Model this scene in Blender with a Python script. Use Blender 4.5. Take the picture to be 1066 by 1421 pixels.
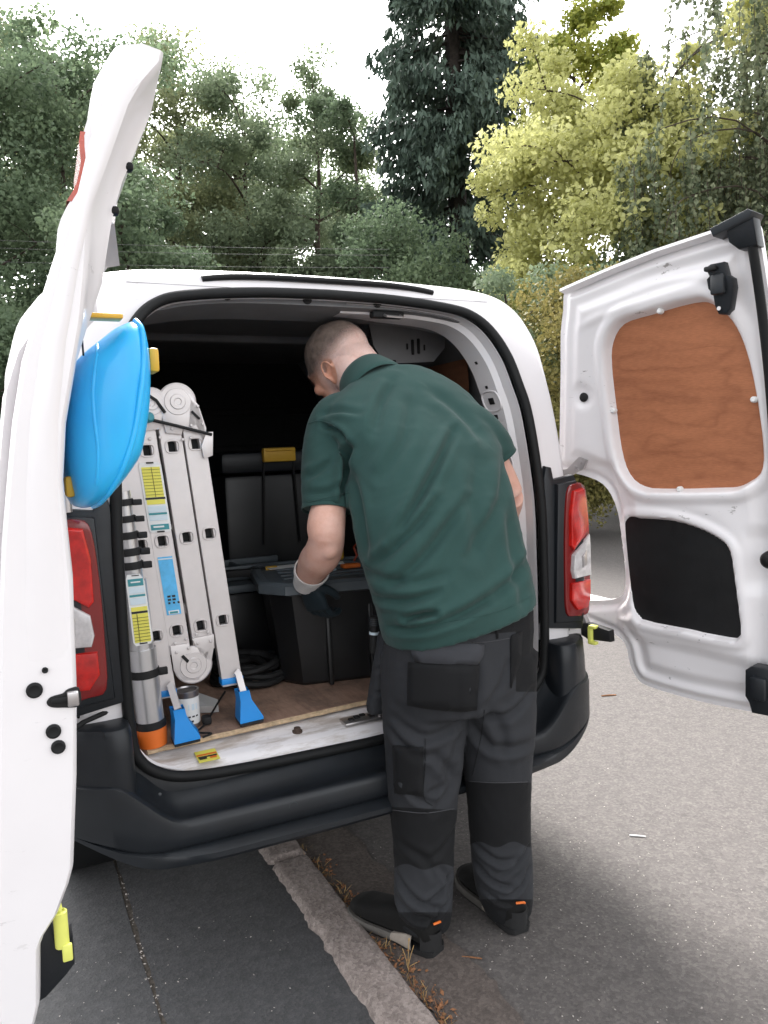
import bpy, bmesh, math, random
import numpy as np
from mathutils import Vector, Matrix, noise
from mathutils.bvhtree import BVHTree

for _o in list(bpy.data.objects):
    bpy.data.objects.remove(_o)
SC = bpy.context.scene
COL = SC.collection
R = math.radians

# ------------------------------------------------------------------ camera
W, H = 1066, 1421
Z0, PITCH, ROLL, F = 1.291, .0889, -.0375, 1076.7
_cp, _sp, _cr, _sr = math.cos(PITCH), math.sin(PITCH), math.cos(ROLL), math.sin(ROLL)
cam = bpy.data.cameras.new('camera')
cam.sensor_fit = 'VERTICAL'
cam.sensor_height = 36.0
cam.lens = F / H * 36.0
cam.clip_start = .02
cam.clip_end = 2000
camo = bpy.data.objects.new('camera', cam)
COL.objects.link(camo)
_rt = Vector((_cr, _sr * _sp, _sr * _cp))
_up = Vector((-_sr, _cr * _sp, _cr * _cp))
_fw = Vector((0, _cp, -_sp))
camo.matrix_world = Matrix(((_rt.x, _up.x, -_fw.x, 0), (_rt.y, _up.y, -_fw.y, 0), (_rt.z, _up.z, -_fw.z, Z0), (0, 0, 0, 1)))
SC.camera = camo

# ------------------------------------------------------------------ world, sun, exposure
SUN_EL, SUN_AZ = R(42), R(-14)         # azimuth measured from +Y towards +X: the sun stands beyond the van, a little left
wd = bpy.data.worlds.new('World')
SC.world = wd
wd.use_nodes = True
wn = wd.node_tree
wn.nodes.clear()
_sky = wn.nodes.new('ShaderNodeTexSky')
_sky.sky_type = 'NISHITA'
_sky.sun_disc = False
_sky.sun_elevation = SUN_EL
_sky.sun_rotation = SUN_AZ
_sky.air_density = 1.0
_sky.dust_density = 4.0
_sky.ozone_density = 1.0
_hs = wn.nodes.new('ShaderNodeHueSaturation')
_hs.inputs['Saturation'].default_value = .10
_hs.inputs['Value'].default_value = 1.0
_bg = wn.nodes.new('ShaderNodeBackground')
_bg.inputs['Strength'].default_value = .15
_wo = wn.nodes.new('ShaderNodeOutputWorld')
wn.links.new(_sky.outputs[0], _hs.inputs['Color'])
wn.links.new(_hs.outputs[0], _bg.inputs[0])
wn.links.new(_bg.outputs[0], _wo.inputs[0])
sl = bpy.data.lights.new('sun', 'SUN')
sl.energy = 1.5
sl.angle = R(24)
sl.color = (1, .95, .90)
so = bpy.data.objects.new('sun', sl)
COL.objects.link(so)
_sd = Vector((math.sin(SUN_AZ) * math.cos(SUN_EL), math.cos(SUN_AZ) * math.cos(SUN_EL), math.sin(SUN_EL)))
so.rotation_euler = _sd.to_track_quat('Z', 'Y').to_euler()
SC.view_settings.view_transform = 'Standard'
SC.view_settings.look = 'None'
SC.view_settings.exposure = 2.2
SC.view_settings.gamma = 1.0

# ------------------------------------------------------------------ frames
OX, OY, YAW = -.0523, 2.0345, .4606            # the van's rear centre on the ground, its heading
CY, SY = math.cos(YAW), math.sin(YAW)
U0 = -.025
VM = Matrix.Translation((OX, OY, 0)) @ Matrix.Rotation(YAW, 4, 'Z')
def fromv(u, v, w): return Vector((OX + u * CY - v * SY, OY + u * SY + v * CY, w))
def at(px, py, Y):
    a = (px - W / 2) / F; b = (H / 2 - py) / F
    r = a * _cr - b * _sr; up = a * _sr + b * _cr
    d = Vector((r, _cp + up * _sp, -_sp + up * _cp))
    return Vector((0, 0, Z0)) + d * (Y / d.y)
def pxw(n, Y): return n / F * Y
def prof(w): return .28 * max(0., w - 1.0) ** 2
def sst(a, b, x):
    t = min(1., max(0., (x - a) / (b - a))); return t * t * (3 - 2 * t)

# ------------------------------------------------------------------ materials
def _nt(name):
    m = bpy.data.materials.new(name); m.use_nodes = True
    nt = m.node_tree
    return m, nt, nt.nodes['Principled BSDF']
def _coord(nt, scale=1.0, kind='Object'):
    tc = nt.nodes.new('ShaderNodeTexCoord')
    mp = nt.nodes.new('ShaderNodeMapping')
    mp.inputs['Scale'].default_value = scale if isinstance(scale, (tuple, list)) else (scale,) * 3
    nt.links.new(tc.outputs[kind], mp.inputs[0])
    return mp.outputs[0]
def _noise(nt, vec, scale, detail=4, rough=.6):
    n = nt.nodes.new('ShaderNodeTexNoise')
    n.inputs['Scale'].default_value = scale; n.inputs['Detail'].default_value = detail; n.inputs['Roughness'].default_value = rough
    nt.links.new(vec, n.inputs['Vector'])
    return n.outputs['Fac']
def _ramp(nt, fac, stops):
    r = nt.nodes.new('ShaderNodeValToRGB')
    while len(r.color_ramp.elements) < len(stops): r.color_ramp.elements.new(.5)
    for e, (p, c) in zip(r.color_ramp.elements, stops):
        e.position = p; e.color = (*c, 1) if len(c) == 3 else c
    nt.links.new(fac, r.inputs[0])
    return r.outputs[0]
def _mix(nt, fac, a, b, mode='MIX'):
    m = nt.nodes.new('ShaderNodeMix'); m.data_type = 'RGBA'; m.blend_type = mode
    for sock, val in ((0, fac), (6, a), (7, b)):
        if hasattr(val, 'is_output'): nt.links.new(val, m.inputs[sock])
        elif sock == 0: m.inputs[0].default_value = val
        else: m.inputs[sock].default_value = (*val, 1)
    return m.outputs[2]
def _bump(nt, bs, h, strength=.3, dist=.002):
    b = nt.nodes.new('ShaderNodeBump')
    b.inputs['Strength'].default_value = strength; b.inputs['Distance'].default_value = dist
    nt.links.new(h, b.inputs['Height']); nt.links.new(b.outputs[0], bs.inputs['Normal'])
def M(name, col, rough=.5, metal=0., var=.12, vs=6., bump=0., bs_=200., coat=0., spec=.5, trans=0., alpha=None, emit=None):
    m, nt, b = _nt(name)
    b.inputs['Roughness'].default_value = rough; b.inputs['Metallic'].default_value = metal
    b.inputs['Coat Weight'].default_value = coat; b.inputs['Coat Roughness'].default_value = .12
    b.inputs['Specular IOR Level'].default_value = spec
    b.inputs['Transmission Weight'].default_value = trans
    v = _coord(nt)
    f = _noise(nt, v, vs, 5, .65)
    lo = tuple(c * (1 - var) for c in col); hi = tuple(min(1, c * (1 + var)) for c in col)
    nt.links.new(_ramp(nt, f, [(.3, lo), (.7, hi)]), b.inputs['Base Color'])
    rr = nt.nodes.new('ShaderNodeMapRange'); rr.inputs[3].default_value = max(.02, rough - .08); rr.inputs[4].default_value = min(1, rough + .1)
    nt.links.new(_noise(nt, v, vs * 3.1, 4), rr.inputs[0]); nt.links.new(rr.outputs[0], b.inputs['Roughness'])
    if bump: _bump(nt, b, _noise(nt, v, bs_, 3), bump, .001)
    return m
MT = {}
def white_paint(name, scuff, grime=None):
    m, nt, b = _nt(name)
    v = _coord(nt)
    base = _ramp(nt, _noise(nt, v, 3., 5), [(.3, (.77, .745, .755)), (.75, (.83, .805, .815))])
    # scuffs low on the panel: thin dark streaks and a little grime
    sv = _coord(nt, (14, 14, 45))
    s = _ramp(nt, _noise(nt, sv, 1.6, 6, .72), [(.62, (0, 0, 0)), (.66, (1, 1, 1))])
    g = _ramp(nt, _noise(nt, v, 5., 3), [(.52, (0, 0, 0)), (.62, (1, 1, 1))])
    sg = _mix(nt, 1., s, g, 'MULTIPLY')
    sep = nt.nodes.new('ShaderNodeMath'); sep.operation = 'MULTIPLY'; sep.inputs[1].default_value = scuff
    nt.links.new(sg, sep.inputs[0])
    col = _mix(nt, sep.outputs[0], base, (.22, .2, .19))
    if scuff > .5:
        # knocks and scratches where loads rub: low on the panel
        sx = nt.nodes.new('ShaderNodeSeparateXYZ'); nt.links.new(_coord(nt), sx.inputs[0])
        band = nt.nodes.new('ShaderNodeMapRange'); band.inputs[1].default_value = .80; band.inputs[2].default_value = .70; nt.links.new(sx.outputs[2], band.inputs[0])
        kn = _ramp(nt, _noise(nt, _coord(nt, (13, 13, 30)), 1.5, 6, .72), [(.645, (0, 0, 0)), (.67, (1, 1, 1))])
        mm = nt.nodes.new('ShaderNodeMath'); mm.operation = 'MULTIPLY'; nt.links.new(kn, mm.inputs[0]); nt.links.new(band.outputs[0], mm.inputs[1])
        m2 = nt.nodes.new('ShaderNodeMath'); m2.operation = 'MULTIPLY'; m2.inputs[1].default_value = .75 if grime is None else .2; nt.links.new(mm.outputs[0], m2.inputs[0])
        col = _mix(nt, m2.outputs[0], col, (.13, .12, .12))
    if grime:
        gr = _ramp(nt, _noise(nt, _coord(nt, (5, 26, 26)), 1.3, 6, .68), [(.46, (0, 0, 0)), (.66, (1, 1, 1))])
        m3 = nt.nodes.new('ShaderNodeMath'); m3.operation = 'MULTIPLY'; m3.inputs[1].default_value = .7; nt.links.new(gr, m3.inputs[0])
        col = _mix(nt, m3.outputs[0], col, grime)
    nt.links.new(col, b.inputs['Base Color'])
    b.inputs['Roughness'].default_value = .34; b.inputs['Coat Weight'].default_value = .35; b.inputs['Coat Roughness'].default_value = .1
    return m
MT['white'] = white_paint('van_white_paint', .25)
MT['white_scuffed'] = white_paint('van_white_paint_scuffed', .85)
MT['sill'] = white_paint('sill_white_paint', 1., (.34, .27, .21))
MT['rubber'] = M('black_rubber', (.007, .0075, .008), .62, spec=.3, bump=.15)
MT['plastic'] = M('black_bumper_plastic', (.0095, .0118, .0150), .42, spec=.45, var=.22, vs=9, bump=.25, bs_=600)
MT['plastic_grey'] = M('dark_grey_plastic', (.028, .033, .038), .5, bump=.2, bs_=500)
MT['black_matt'] = M('matt_black', (.005, .005, .0055), .7)
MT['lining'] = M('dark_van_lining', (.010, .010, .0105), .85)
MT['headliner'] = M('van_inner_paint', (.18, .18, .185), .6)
MT['chrome'] = M('zinc_steel', (.52, .5, .5), .35, .9)
MT['alu'] = M('anodised_aluminium', (.68, .64, .63), .42, .45, var=.05, vs=14)
MT['alu_tube'] = M('polished_aluminium', (.62, .62, .63), .3, .8, var=.05)
MT['blue'] = M('bright_blue_plastic', (.012, .27, .74), .4, var=.06)
MT['yellow'] = M('yellow_plastic', (.72, .42, .04), .45)
MT['lime'] = M('pale_yellow_plastic', (.72, .74, .16), .45)
MT['orange'] = M('orange_plastic', (.75, .16, .02), .5)
MT['teal'] = M('teal_plastic', (.02, .22, .27), .45)
MT['paper'] = M('white_paper', (.78, .78, .77), .7, var=.03)
MT['ink'] = M('printed_black', (.02, .02, .02), .6)
MT['label_yellow'] = M('label_yellow', (.78, .72, .12), .6, var=.05)
MT['label_blue'] = M('label_blue', (.10, .46, .80), .5, var=.18, vs=30)
MT['label_teal'] = M('label_teal', (.05, .27, .30), .6)
MT['label_pale'] = M('label_pale_blue', (.62, .72, .78), .6, var=.04)
def blue_shell():
    m, nt, b = _nt('translucent_blue_polypropylene')
    v = _coord(nt)
    nt.links.new(_ramp(nt, _noise(nt, v, 4., 3), [(.3, (.018, .40, .86)), (.7, (.035, .53, .94))]), b.inputs['Base Color'])
    b.inputs['Roughness'].default_value = .3
    b.inputs['Subsurface Weight'].default_value = .25
    b.inputs['Subsurface Radius'].default_value = (.01, .03, .05)
    return m
MT['blue_shell'] = blue_shell()
def plywood(name, a, b_, sc=(2.4, 2.4, 10), rough=.55, dirt=0.):
    m, nt, b = _nt(name)
    v = _coord(nt, sc)
    n = _noise(nt, v, 1.3, 6, .55)
    wv = nt.nodes.new('ShaderNodeTexWave'); wv.bands_direction = 'Z' if sc[2] > sc[0] else 'X'
    wv.inputs['Scale'].default_value = 1.1; wv.inputs['Distortion'].default_value = 14.; wv.inputs['Detail'].default_value = 4.; wv.inputs['Detail Scale'].default_value = 1.2
    nt.links.new(v, wv.inputs[0])
    cm = nt.nodes.new('ShaderNodeMath'); cm.operation = 'MULTIPLY'; cm.inputs[1].default_value = 9.; nt.links.new(_noise(nt, v, .8, 3, .5), cm.inputs[0])
    cp_ = nt.nodes.new('ShaderNodeMath'); cp_.operation = 'PINGPONG'; cp_.inputs[1].default_value = .5; nt.links.new(cm.outputs[0], cp_.inputs[0])
    cq = nt.nodes.new('ShaderNodeMath'); cq.operation = 'MULTIPLY'; cq.inputs[1].default_value = 2.; nt.links.new(cp_.outputs[0], cq.inputs[0])
    fig = _ramp(nt, cq.outputs[0], [(.0, tuple(x * .8 for x in a)), (.35, b_), (1., tuple(x * 1.08 for x in b_))])
    c1 = _ramp(nt, wv.outputs['Fac'], [(.0, a), (.55, b_), (1., tuple(x * 1.12 for x in b_))])
    c2 = _mix(nt, .72, c1, _ramp(nt, n, [(.3, a), (.7, b_)]))
    fine = _noise(nt, _coord(nt, (60, 60, 400) if sc[2] > sc[0] else (400, 30, 30)), 1., 3)
    c2 = _mix(nt, .32, c2, fig)
    c3 = _mix(nt, .28, c2, _ramp(nt, fine, [(.35, tuple(x * .55 for x in a)), (.7, b_)]))
    if dirt:
        d = _ramp(nt, _noise(nt, _coord(nt), 7., 6, .7), [(.45, (0, 0, 0)), (.62, (1, 1, 1))])
        ms = nt.nodes.new('ShaderNodeMath'); ms.operation = 'MULTIPLY'; ms.inputs[1].default_value = dirt; nt.links.new(d, ms.inputs[0])
        c3 = _mix(nt, ms.outputs[0], c3, (.085, .065, .055))
    nt.links.new(c3, b.inputs['Base Color'])
    b.inputs['Roughness'].default_value = rough
    _bump(nt, b, fine, .15, .0006)
    return m
MT['ply'] = plywood('red_brown_plywood', (.29, .098, .042), (.48, .185, .085), (2.2, 2.2, 6.5))
MT['ply_floor'] = plywood('worn_plywood_floor', (.27, .155, .11), (.45, .29, .21), (10, 2.4, 2.4), .75, .5)
MT['ply_raw'] = M('raw_plywood_edge', (.52, .38, .24), .8, var=.3, vs=60)
MT['ply_dark'] = plywood('dark_brown_plywood', (.13, .055, .03), (.24, .105, .055))
def asphalt(name, dark, light, speck, specamt=.5, scale=1.):
    m, nt, b = _nt(name)
    v = _coord(nt, scale)
    big = _noise(nt, v, 1.7, 6, .6)
    base = _ramp(nt, big, [(.3, dark), (.72, light)])
    vo = nt.nodes.new('ShaderNodeTexVoronoi'); vo.inputs['Scale'].default_value = 125.; nt.links.new(v, vo.inputs['Vector'])
    st = _ramp(nt, vo.outputs['Color'], [(.25, tuple(x * .42 for x in dark)), (.55, light), (.86, speck)])
    c = _mix(nt, specamt, base, st)
    fine = _noise(nt, v, 420., 2, .7)
    c = _mix(nt, .35, c, _ramp(nt, fine, [(.3, tuple(x * .3 for x in dark)), (.75, speck)]))
    med = _noise(nt, v, 22., 5, .7)
    c = _mix(nt, .35, c, _ramp(nt, med, [(.32, tuple(x * .55 for x in dark)), (.68, tuple(x * 1.25 for x in light))]))
    nt.links.new(c, b.inputs['Base Color'])
    b.inputs['Roughness'].default_value = .85
    mx = _mix(nt, .5, vo.outputs['Distance'], fine)
    _bump(nt, b, mx, .55, .004)
    return m
MT['road'] = asphalt('grey_road_asphalt', (.074, .067, .065), (.106, .095, .090), (.24, .215, .20), .47)
MT['tarmac'] = asphalt('dark_footway_tarmac', (.044, .045, .049), (.069, .069, .072), (.17, .163, .158), .38)
MT['gutter'] = asphalt('brown_channel_concrete', (.068, .054, .047), (.115, .092, .08), (.23, .19, .17), .5)
MT['kerb'] = asphalt('weathered_kerb_concrete', (.17, .13, .115), (.32, .265, .24), (.56, .49, .45), .55)
MT['crackfill'] = M('joint_grit', (.075, .062, .05), .95, var=.6, vs=90, bump=.8, bs_=300)
MT['marking'] = M('worn_white_road_paint', (.72, .71, .68), .8, var=.15, vs=20)
MT['verge'] = M('dry_verge_grass', (.20, .14, .06), .95, var=.5, vs=5)

# ------------------------------------------------------------------ mesh helpers
def link(name, me, mat=None, parent=None, smooth=None):
    o = bpy.data.objects.new(name, me)
    COL.objects.link(o)
    if mat is not None:
        for mm in (mat if isinstance(mat, (list, tuple)) else [mat]): me.materials.append(MT[mm] if isinstance(mm, str) else mm)
    if parent is not None: o.parent = parent
    if smooth is not None and len(me.polygons):
        me.polygons.foreach_set('use_smooth', [True] * len(me.polygons))
        if smooth < 180: me.set_sharp_from_angle(angle=R(smooth))
    return o
def mesh(name, vs, fs, mat=None, parent=None, smooth=None, recalc=True):
    me = bpy.data.meshes.new(name)
    me.from_pydata([tuple(v) for v in vs], [], [tuple(f) for f in fs])
    if recalc:
        bm = bmesh.new(); bm.from_mesh(me); bmesh.ops.recalc_face_normals(bm, faces=bm.faces); bm.to_mesh(me); bm.free()
    me.update()
    return link(name, me, mat, parent, smooth)
def props(o, label=None, cat=None, group=None, kind=None):
    if label: o['label'] = label
    if cat: o['category'] = cat
    if group: o['group'] = group
    if kind: o['kind'] = kind
    return o
def thing(name, label, cat, loc=(0, 0, 0), rz=0., group=None):
    o = bpy.data.objects.new(name, None); COL.objects.link(o)
    o.empty_display_size = .1
    o.location = loc; o.rotation_euler = (0, 0, rz)
    return props(o, label, cat, group)
class Frame:
    """adds van-frame coordinates to a thing that stands at a base point of the van"""
    def __init__(s, name, label, cat, base, group=None):
        s.b = Vector(base); s.o = thing(name, label, cat, fromv(*base), YAW, group)
    def L(s, p): return Vector(p) - s.b
    def LL(s, ps): return [Vector(p) - s.b for p in ps]
def cr(pts, n=6, closed=False):
    P = [Vector(p) for p in pts]; out = []; N = len(P)
    for i in range(N if closed else N - 1):
        if closed: a, b, c, d = P[i - 1], P[i], P[(i + 1) % N], P[(i + 2) % N]
        else: a, b, c, d = P[max(0, i - 1)], P[i], P[i + 1], P[min(N - 1, i + 2)]
        for k in range(n):
            t = k / n
            out.append(.5 * ((2 * b) + (c - a) * t + (2 * a - 5 * b + 4 * c - d) * t * t + (3 * b - a - 3 * c + d) * t ** 3))
    if not closed: out.append(P[-1])
    return out
def tube_data(pts, r, n=8, closed=False, caps=True, ry=None):
    P = [Vector(p) for p in pts]; N = len(P); vs, fs = [], []
    rad = r if isinstance(r, (list, tuple)) else [r] * N
    prev = None
    for i, p in enumerate(P):
        if closed: t = P[(i + 1) % N] - P[i - 1]
        else: t = P[min(N - 1, i + 1)] - P[max(0, i - 1)]
        t = t.normalized() if t.length > 1e-9 else Vector((0, 0, 1))
        if prev is None:
            a = Vector((0, 0, 1)) if abs(t.z) < .9 else Vector((1, 0, 0))
            x = (a - t * a.dot(t)).normalized()
        else: x = (prev - t * prev.dot(t)).normalized()
        prev = x; y = t.cross(x)
        for k in range(n):
            an = 2 * math.pi * k / n
            vs.append(p + x * (math.cos(an) * rad[i]) + y * (math.sin(an) * rad[i] * (ry or 1)))
    for i in range(N if closed else N - 1):
        j = (i + 1) % N
        for k in range(n): fs.append((i * n + k, i * n + (k + 1) % n, j * n + (k + 1) % n, j * n + k))
    if caps and not closed:
        fs.append(tuple(range(n - 1, -1, -1))); fs.append(tuple((N - 1) * n + k for k in range(n)))
    return vs, fs
def tube(name, pts, r, mat, parent=None, n=8, closed=False, ry=None):
    v, f = tube_data(pts, r, n, closed, True, ry)
    return mesh(name, v, f, mat, parent, 50)
def box_data(c, s, bevel=0., seg=2, taper=None):
    bm = bmesh.new(); bmesh.ops.create_cube(bm, size=1)
    for v in bm.verts:
        k = 1.
        if taper and v.co.z < 0: k = taper
        v.co = Vector((v.co.x * s[0] * k, v.co.y * s[1] * k, v.co.z * s[2]))
    if bevel: bmesh.ops.bevel(bm, geom=list(bm.edges), offset=bevel, segments=seg, affect='EDGES', profile=.5)
    bm.normal_update(); bm.verts.index_update()
    vs = [v.co + Vector(c) for v in bm.verts]; fs = [[v.index for v in f.verts] for f in bm.faces]
    bm.free(); return vs, fs
def box(name, c, s, mat, parent=None, bevel=0., seg=2, rot=None, taper=None):
    vs, fs = box_data((0, 0, 0), s, bevel, seg, taper)
    if rot is not None: vs = [rot @ v for v in vs]
    return mesh(name, [v + Vector(c) for v in vs], fs, mat, parent, 35)
def lathe_data(prof_, axis_o, axis_d, n=24):
    d = Vector(axis_d).normalized(); a = Vector((1, 0, 0)) if abs(d.x) < .8 else Vector((0, 1, 0))
    x = (a - d * a.dot(d)).normalized(); y = d.cross(x); o = Vector(axis_o); vs, fs = [], []
    for (h, r) in prof_:
        for k in range(n):
            an = 2 * math.pi * k / n; vs.append(o + d * h + x * math.cos(an) * r + y * math.sin(an) * r)
    for i in range(len(prof_) - 1):
        for k in range(n): fs.append((i * n + k, i * n + (k + 1) % n, (i + 1) * n + (k + 1) % n, (i + 1) * n + k))
    fs.append(tuple(range(n - 1, -1, -1))); fs.append(tuple((len(prof_) - 1) * n + k for k in range(n)))
    return vs, fs
def lathe(name, prof_, o, d, mat, parent=None, n=24, smooth=40):
    v, f = lathe_data(prof_, o, d, n); return mesh(name, v, f, mat, parent, smooth)
def prism(name, poly, mapf, depth, mat, parent=None, bevel=0., smooth=35):
    """extrude a 2-D polygon; mapf(x, y, d) places it"""
    bm = bmesh.new()
    bv = [bm.verts.new((p[0], p[1], 0)) for p in poly]
    f = bm.faces.new(bv)
    ex = bmesh.ops.extrude_face_region(bm, geom=[f])
    for v in [g for g in ex['geom'] if isinstance(g, bmesh.types.BMVert)]: v.co.z = depth
    bmesh.ops.recalc_face_normals(bm, faces=bm.faces)
    if bevel:
        es = [e for e in bm.edges if abs(e.verts[0].co.z - e.verts[1].co.z) < 1e-7]
        bmesh.ops.bevel(bm, geom=es, offset=bevel, segments=2, affect='EDGES', profile=.5)
    bmesh.ops.triangulate(bm, faces=[f for f in bm.faces if len(f.verts) > 4])
    bm.verts.index_update()
    vs = [mapf(v.co.x, v.co.y, v.co.z) for v in bm.verts]; fs = [[v.index for v in f.verts] for f in bm.faces]
    bm.free()
    return mesh(name, vs, fs, mat, parent, smooth)
def rings(name, loops, mat, parent=None, closed=True, cap=False, smooth=40):
    n = len(loops[0]); vs = [v for l in loops for v in l]; fs = []
    for i in range(len(loops) - 1):
        for k in range(n if closed else n - 1):
            fs.append((i * n + k, i * n + (k + 1) % n, (i + 1) * n + (k + 1) % n, (i + 1) * n + k))
    if cap: fs.append(tuple((len(loops) - 1) * n + k for k in range(n)))
    return mesh(name, vs, fs, mat, parent, smooth)
def dist_poly(p, poly):
    """signed distance to a closed polygon (negative inside) and the nearest point"""
    x, y = p; best = 1e9; bp = None; ins = False; n = len(poly)
    for i in range(n):
        ax, ay = poly[i]; bx, by = poly[(i + 1) % n]
        dx, dy = bx - ax, by - ay; L = dx * dx + dy * dy
        t = 0 if L < 1e-12 else min(1, max(0, ((x - ax) * dx + (y - ay) * dy) / L))
        qx, qy = ax + t * dx, ay + t * dy; d = (x - qx) ** 2 + (y - qy) ** 2
        if d < best: best = d; bp = (qx, qy)
        if (ay > y) != (by > y) and x < (bx - ax) * (y - ay) / (by - ay) + ax: ins = not ins
    d = math.sqrt(best)
    return (-d if ins else d), bp
def np_sdf(X, Y, poly):
    best = np.full(X.shape, 1e9); ins = np.zeros(X.shape, bool); BX = np.zeros(X.shape); BY = np.zeros(X.shape); n = len(poly)
    for i in range(n):
        ax, ay = poly[i]; bx, by = poly[(i + 1) % n]
        dx, dy = bx - ax, by - ay; L = max(1e-12, dx * dx + dy * dy)
        t = np.clip(((X - ax) * dx + (Y - ay) * dy) / L, 0, 1); qx = ax + t * dx; qy = ay + t * dy
        d = (X - qx) ** 2 + (Y - qy) ** 2; m = d < best
        best = np.where(m, d, best); BX = np.where(m, qx, BX); BY = np.where(m, qy, BY)
        if abs(by - ay) > 1e-12:
            c = ((ay > Y) != (by > Y)) & (X < (bx - ax) * (Y - ay) / (by - ay) + ax); ins ^= c
    d = np.sqrt(best)
    return np.where(ins, -d, d), BX, BY
def sm(a, b, x):
    t = np.clip((x - a) / (b - a), 0, 1); return t * t * (3 - 2 * t)
# ------------------------------------------------------------------ ground (laid out along the kerb, which runs parallel to the van)
def sheet(name, u0, u1, v0, v1, z, mat, nu=1, nv=1, wob=0., seed=0):
    rnd = random.Random(seed); vs = []; fs = []
    for j in range(nv + 1):
        for i in range(nu + 1):
            u = u0 + (u1 - u0) * i / nu; v = v0 + (v1 - v0) * j / nv
            if wob and i in (0, nu): u += noise.noise((v * 9, i * 7.3 + seed, 0)) * wob + noise.noise((v * 40, i * 3.3 + seed, 5)) * wob * .5
            vs.append(fromv(u, v, z))
    for j in range(nv):
        for i in range(nu):
            a = j * (nu + 1) + i; fs.append((a, a + 1, a + nu + 2, a + nu + 1))
    return props(mesh(name, vs, fs, mat), kind='structure')
sheet('road', -900, 900, -900, 900, 0., 'road')
sheet('pavement', -.606, -.150, -2.2, 5, .004, 'tarmac', 1, 260, .007, 3)
sheet('pavement', -14, -.617, -2.2, 60, .004, 'tarmac', 1, 400, .010, 4)
sheet('pavement_joint', -.64, -.58, -2.2, 5, .002, 'crackfill')
sheet('gutter_channel', -.075, .105, -2.2, 1.2, .004, 'gutter', 1, 150, .026, 7)
sheet('road_marking', 3.26, 3.38, -4, 40, .004, 'marking', 1, 60, .006, 9)
sheet('verge', 10.2, 60, -60, 90, .004, 'verge', 1, 200, .5, 11)
# kerb stones: each one a worn concrete block
kerb = thing('kerb', 'weathered flush concrete kerb running under the van beside the left boot', 'kerb', fromv(-.13, -.3, 0), YAW)
def kerb_stone(v0, v1, seed):
    L = v1 - v0; nu, nv = 10, max(8, int(L / .012)); vs = []; fs = []
    for j in range(nv + 1):
        for i in range(nu + 1):
            a = i / nu; b = j / nv
            u = -.192 + .122 * a; v = v0 + L * b
            e = min(a, 1 - a) * .122; e2 = min(b, 1 - b) * L
            z = .022 - .012 * (1 - sst(0, .012, e)) - .013 * (1 - sst(0, .009, e2))
            ch = noise.noise((v * 14 + seed, 3.1, 0)) + .6 * noise.noise((v * 47, 1.7, seed))
            if i == 0: u += .011 * ch
            if i == 1: u += .006 * ch
            if i == nu: u += .006 * noise.noise((v * 22, 9.2, seed))
            z += .0022 * noise.noise((u * 60, v * 60, seed)) + .0012 * noise.noise((u * 170, v * 170, seed))
            if i < 3: z -= max(0, ch) * .010 * (1 - i / 3)
            if i in (0, nu) or j in (0, nv): z = min(z, .004)
            vs.append((u + .13, v + .3, z))
    for j in range(nv):
        for i in range(nu):
            a = j * (nu + 1) + i; fs.append((a, a + 1, a + nu + 2, a + nu + 1))
    mesh('kerb_stone', vs, fs, 'kerb', kerb, 60, False)
for k, (a, b) in enumerate([(-1.45, -.545), (-.535, .37), (.38, 1.28), (1.29, 2.2), (-2.36, -1.46)]): kerb_stone(a, b, k * 5.)
# loose grit and dead grass in the joint beside the kerb
def debris(name, n, ug, vg, size, mat, seed, label, cat, z=.006, up=False):
    r = random.Random(seed); vs = []; fs = []
    for _ in range(n):
        u = r.gauss(*ug); v = r.uniform(*vg); s = r.uniform(*size); a = r.random() * 6.28; b = len(vs)
        if up:
            tl = Vector((r.gauss(0, .7), r.gauss(0, .7), 1)).normalized() * s; wd_ = s * .025 + .0006
            p = fromv(u, v, z - .002); q = p + tl * .55; e = p + tl + Vector((r.gauss(0, .3), r.gauss(0, .3), -.1)) * s * .3
            sd = Vector((math.cos(a), math.sin(a), 0)) * wd_
            vs += [p - sd, p + sd, q + sd * .8, q - sd * .8, e]; fs += [(b, b + 1, b + 2, b + 3), (b + 3, b + 2, b + 4)]
        else:
            p = fromv(u, v, z + s * .12)
            ax = Vector((math.cos(a), math.sin(a), r.gauss(0, .3))) * s * .5; ay = Vector((-math.sin(a), math.cos(a), r.gauss(0, .3))) * s * .3; az = Vector((0, 0, s * .22))
            vs += [p - ax, p + ay, p + ax, p - ay, p + az]; fs += [(b, b + 1, b + 4), (b + 1, b + 2, b + 4), (b + 2, b + 3, b + 4), (b + 3, b, b + 4)]
    return props(mesh(name, vs, fs, mat, recalc=False), label, cat, kind='stuff')
MT['straw'] = M('dead_grass', (.34, .22, .09), .9, var=.5, vs=40)
MT['leafdry'] = M('dry_leaf', (.22, .10, .045), .85, var=.5, vs=50)
MT['grit'] = M('pale_grit', (.42, .38, .35), .9, var=.5, vs=80)
debris('dead_grass', 200, (-.062, .012), (-.62, .45), (.008, .034), 'straw', 1, 'dead straw-coloured grass along the kerb edge', 'grass', .005, True)
debris('dead_grass', 90, (-.056, .012), (-.46, -.26), (.010, .026), 'leafdry', 12, 'rusty dead grass in the joint beside the left boot', 'grass', .005, True)
debris('leaf_litter', 230, (-.050, .018), (-.62, .35), (.006, .018), 'leafdry', 2, 'reddish brown leaf crumbs in the joint beside the kerb', 'leaf litter', .007)
debris('grit', 900, (.25, .5), (-.9, .4), (.002, .007), 'grit', 3, 'pale grit scattered over the road', 'grit', .001)
debris('grit', 260, (-.62, .25), (-.9, .2), (.002, .007), 'grit', 4, 'pale grit scattered over the dark tarmac', 'grit', .004)
debris('grit', 130, (-.612, .005), (-1.2, .6), (.003, .009), 'grit', 5, 'grit filling the tarmac joint', 'grit', .003)
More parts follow.
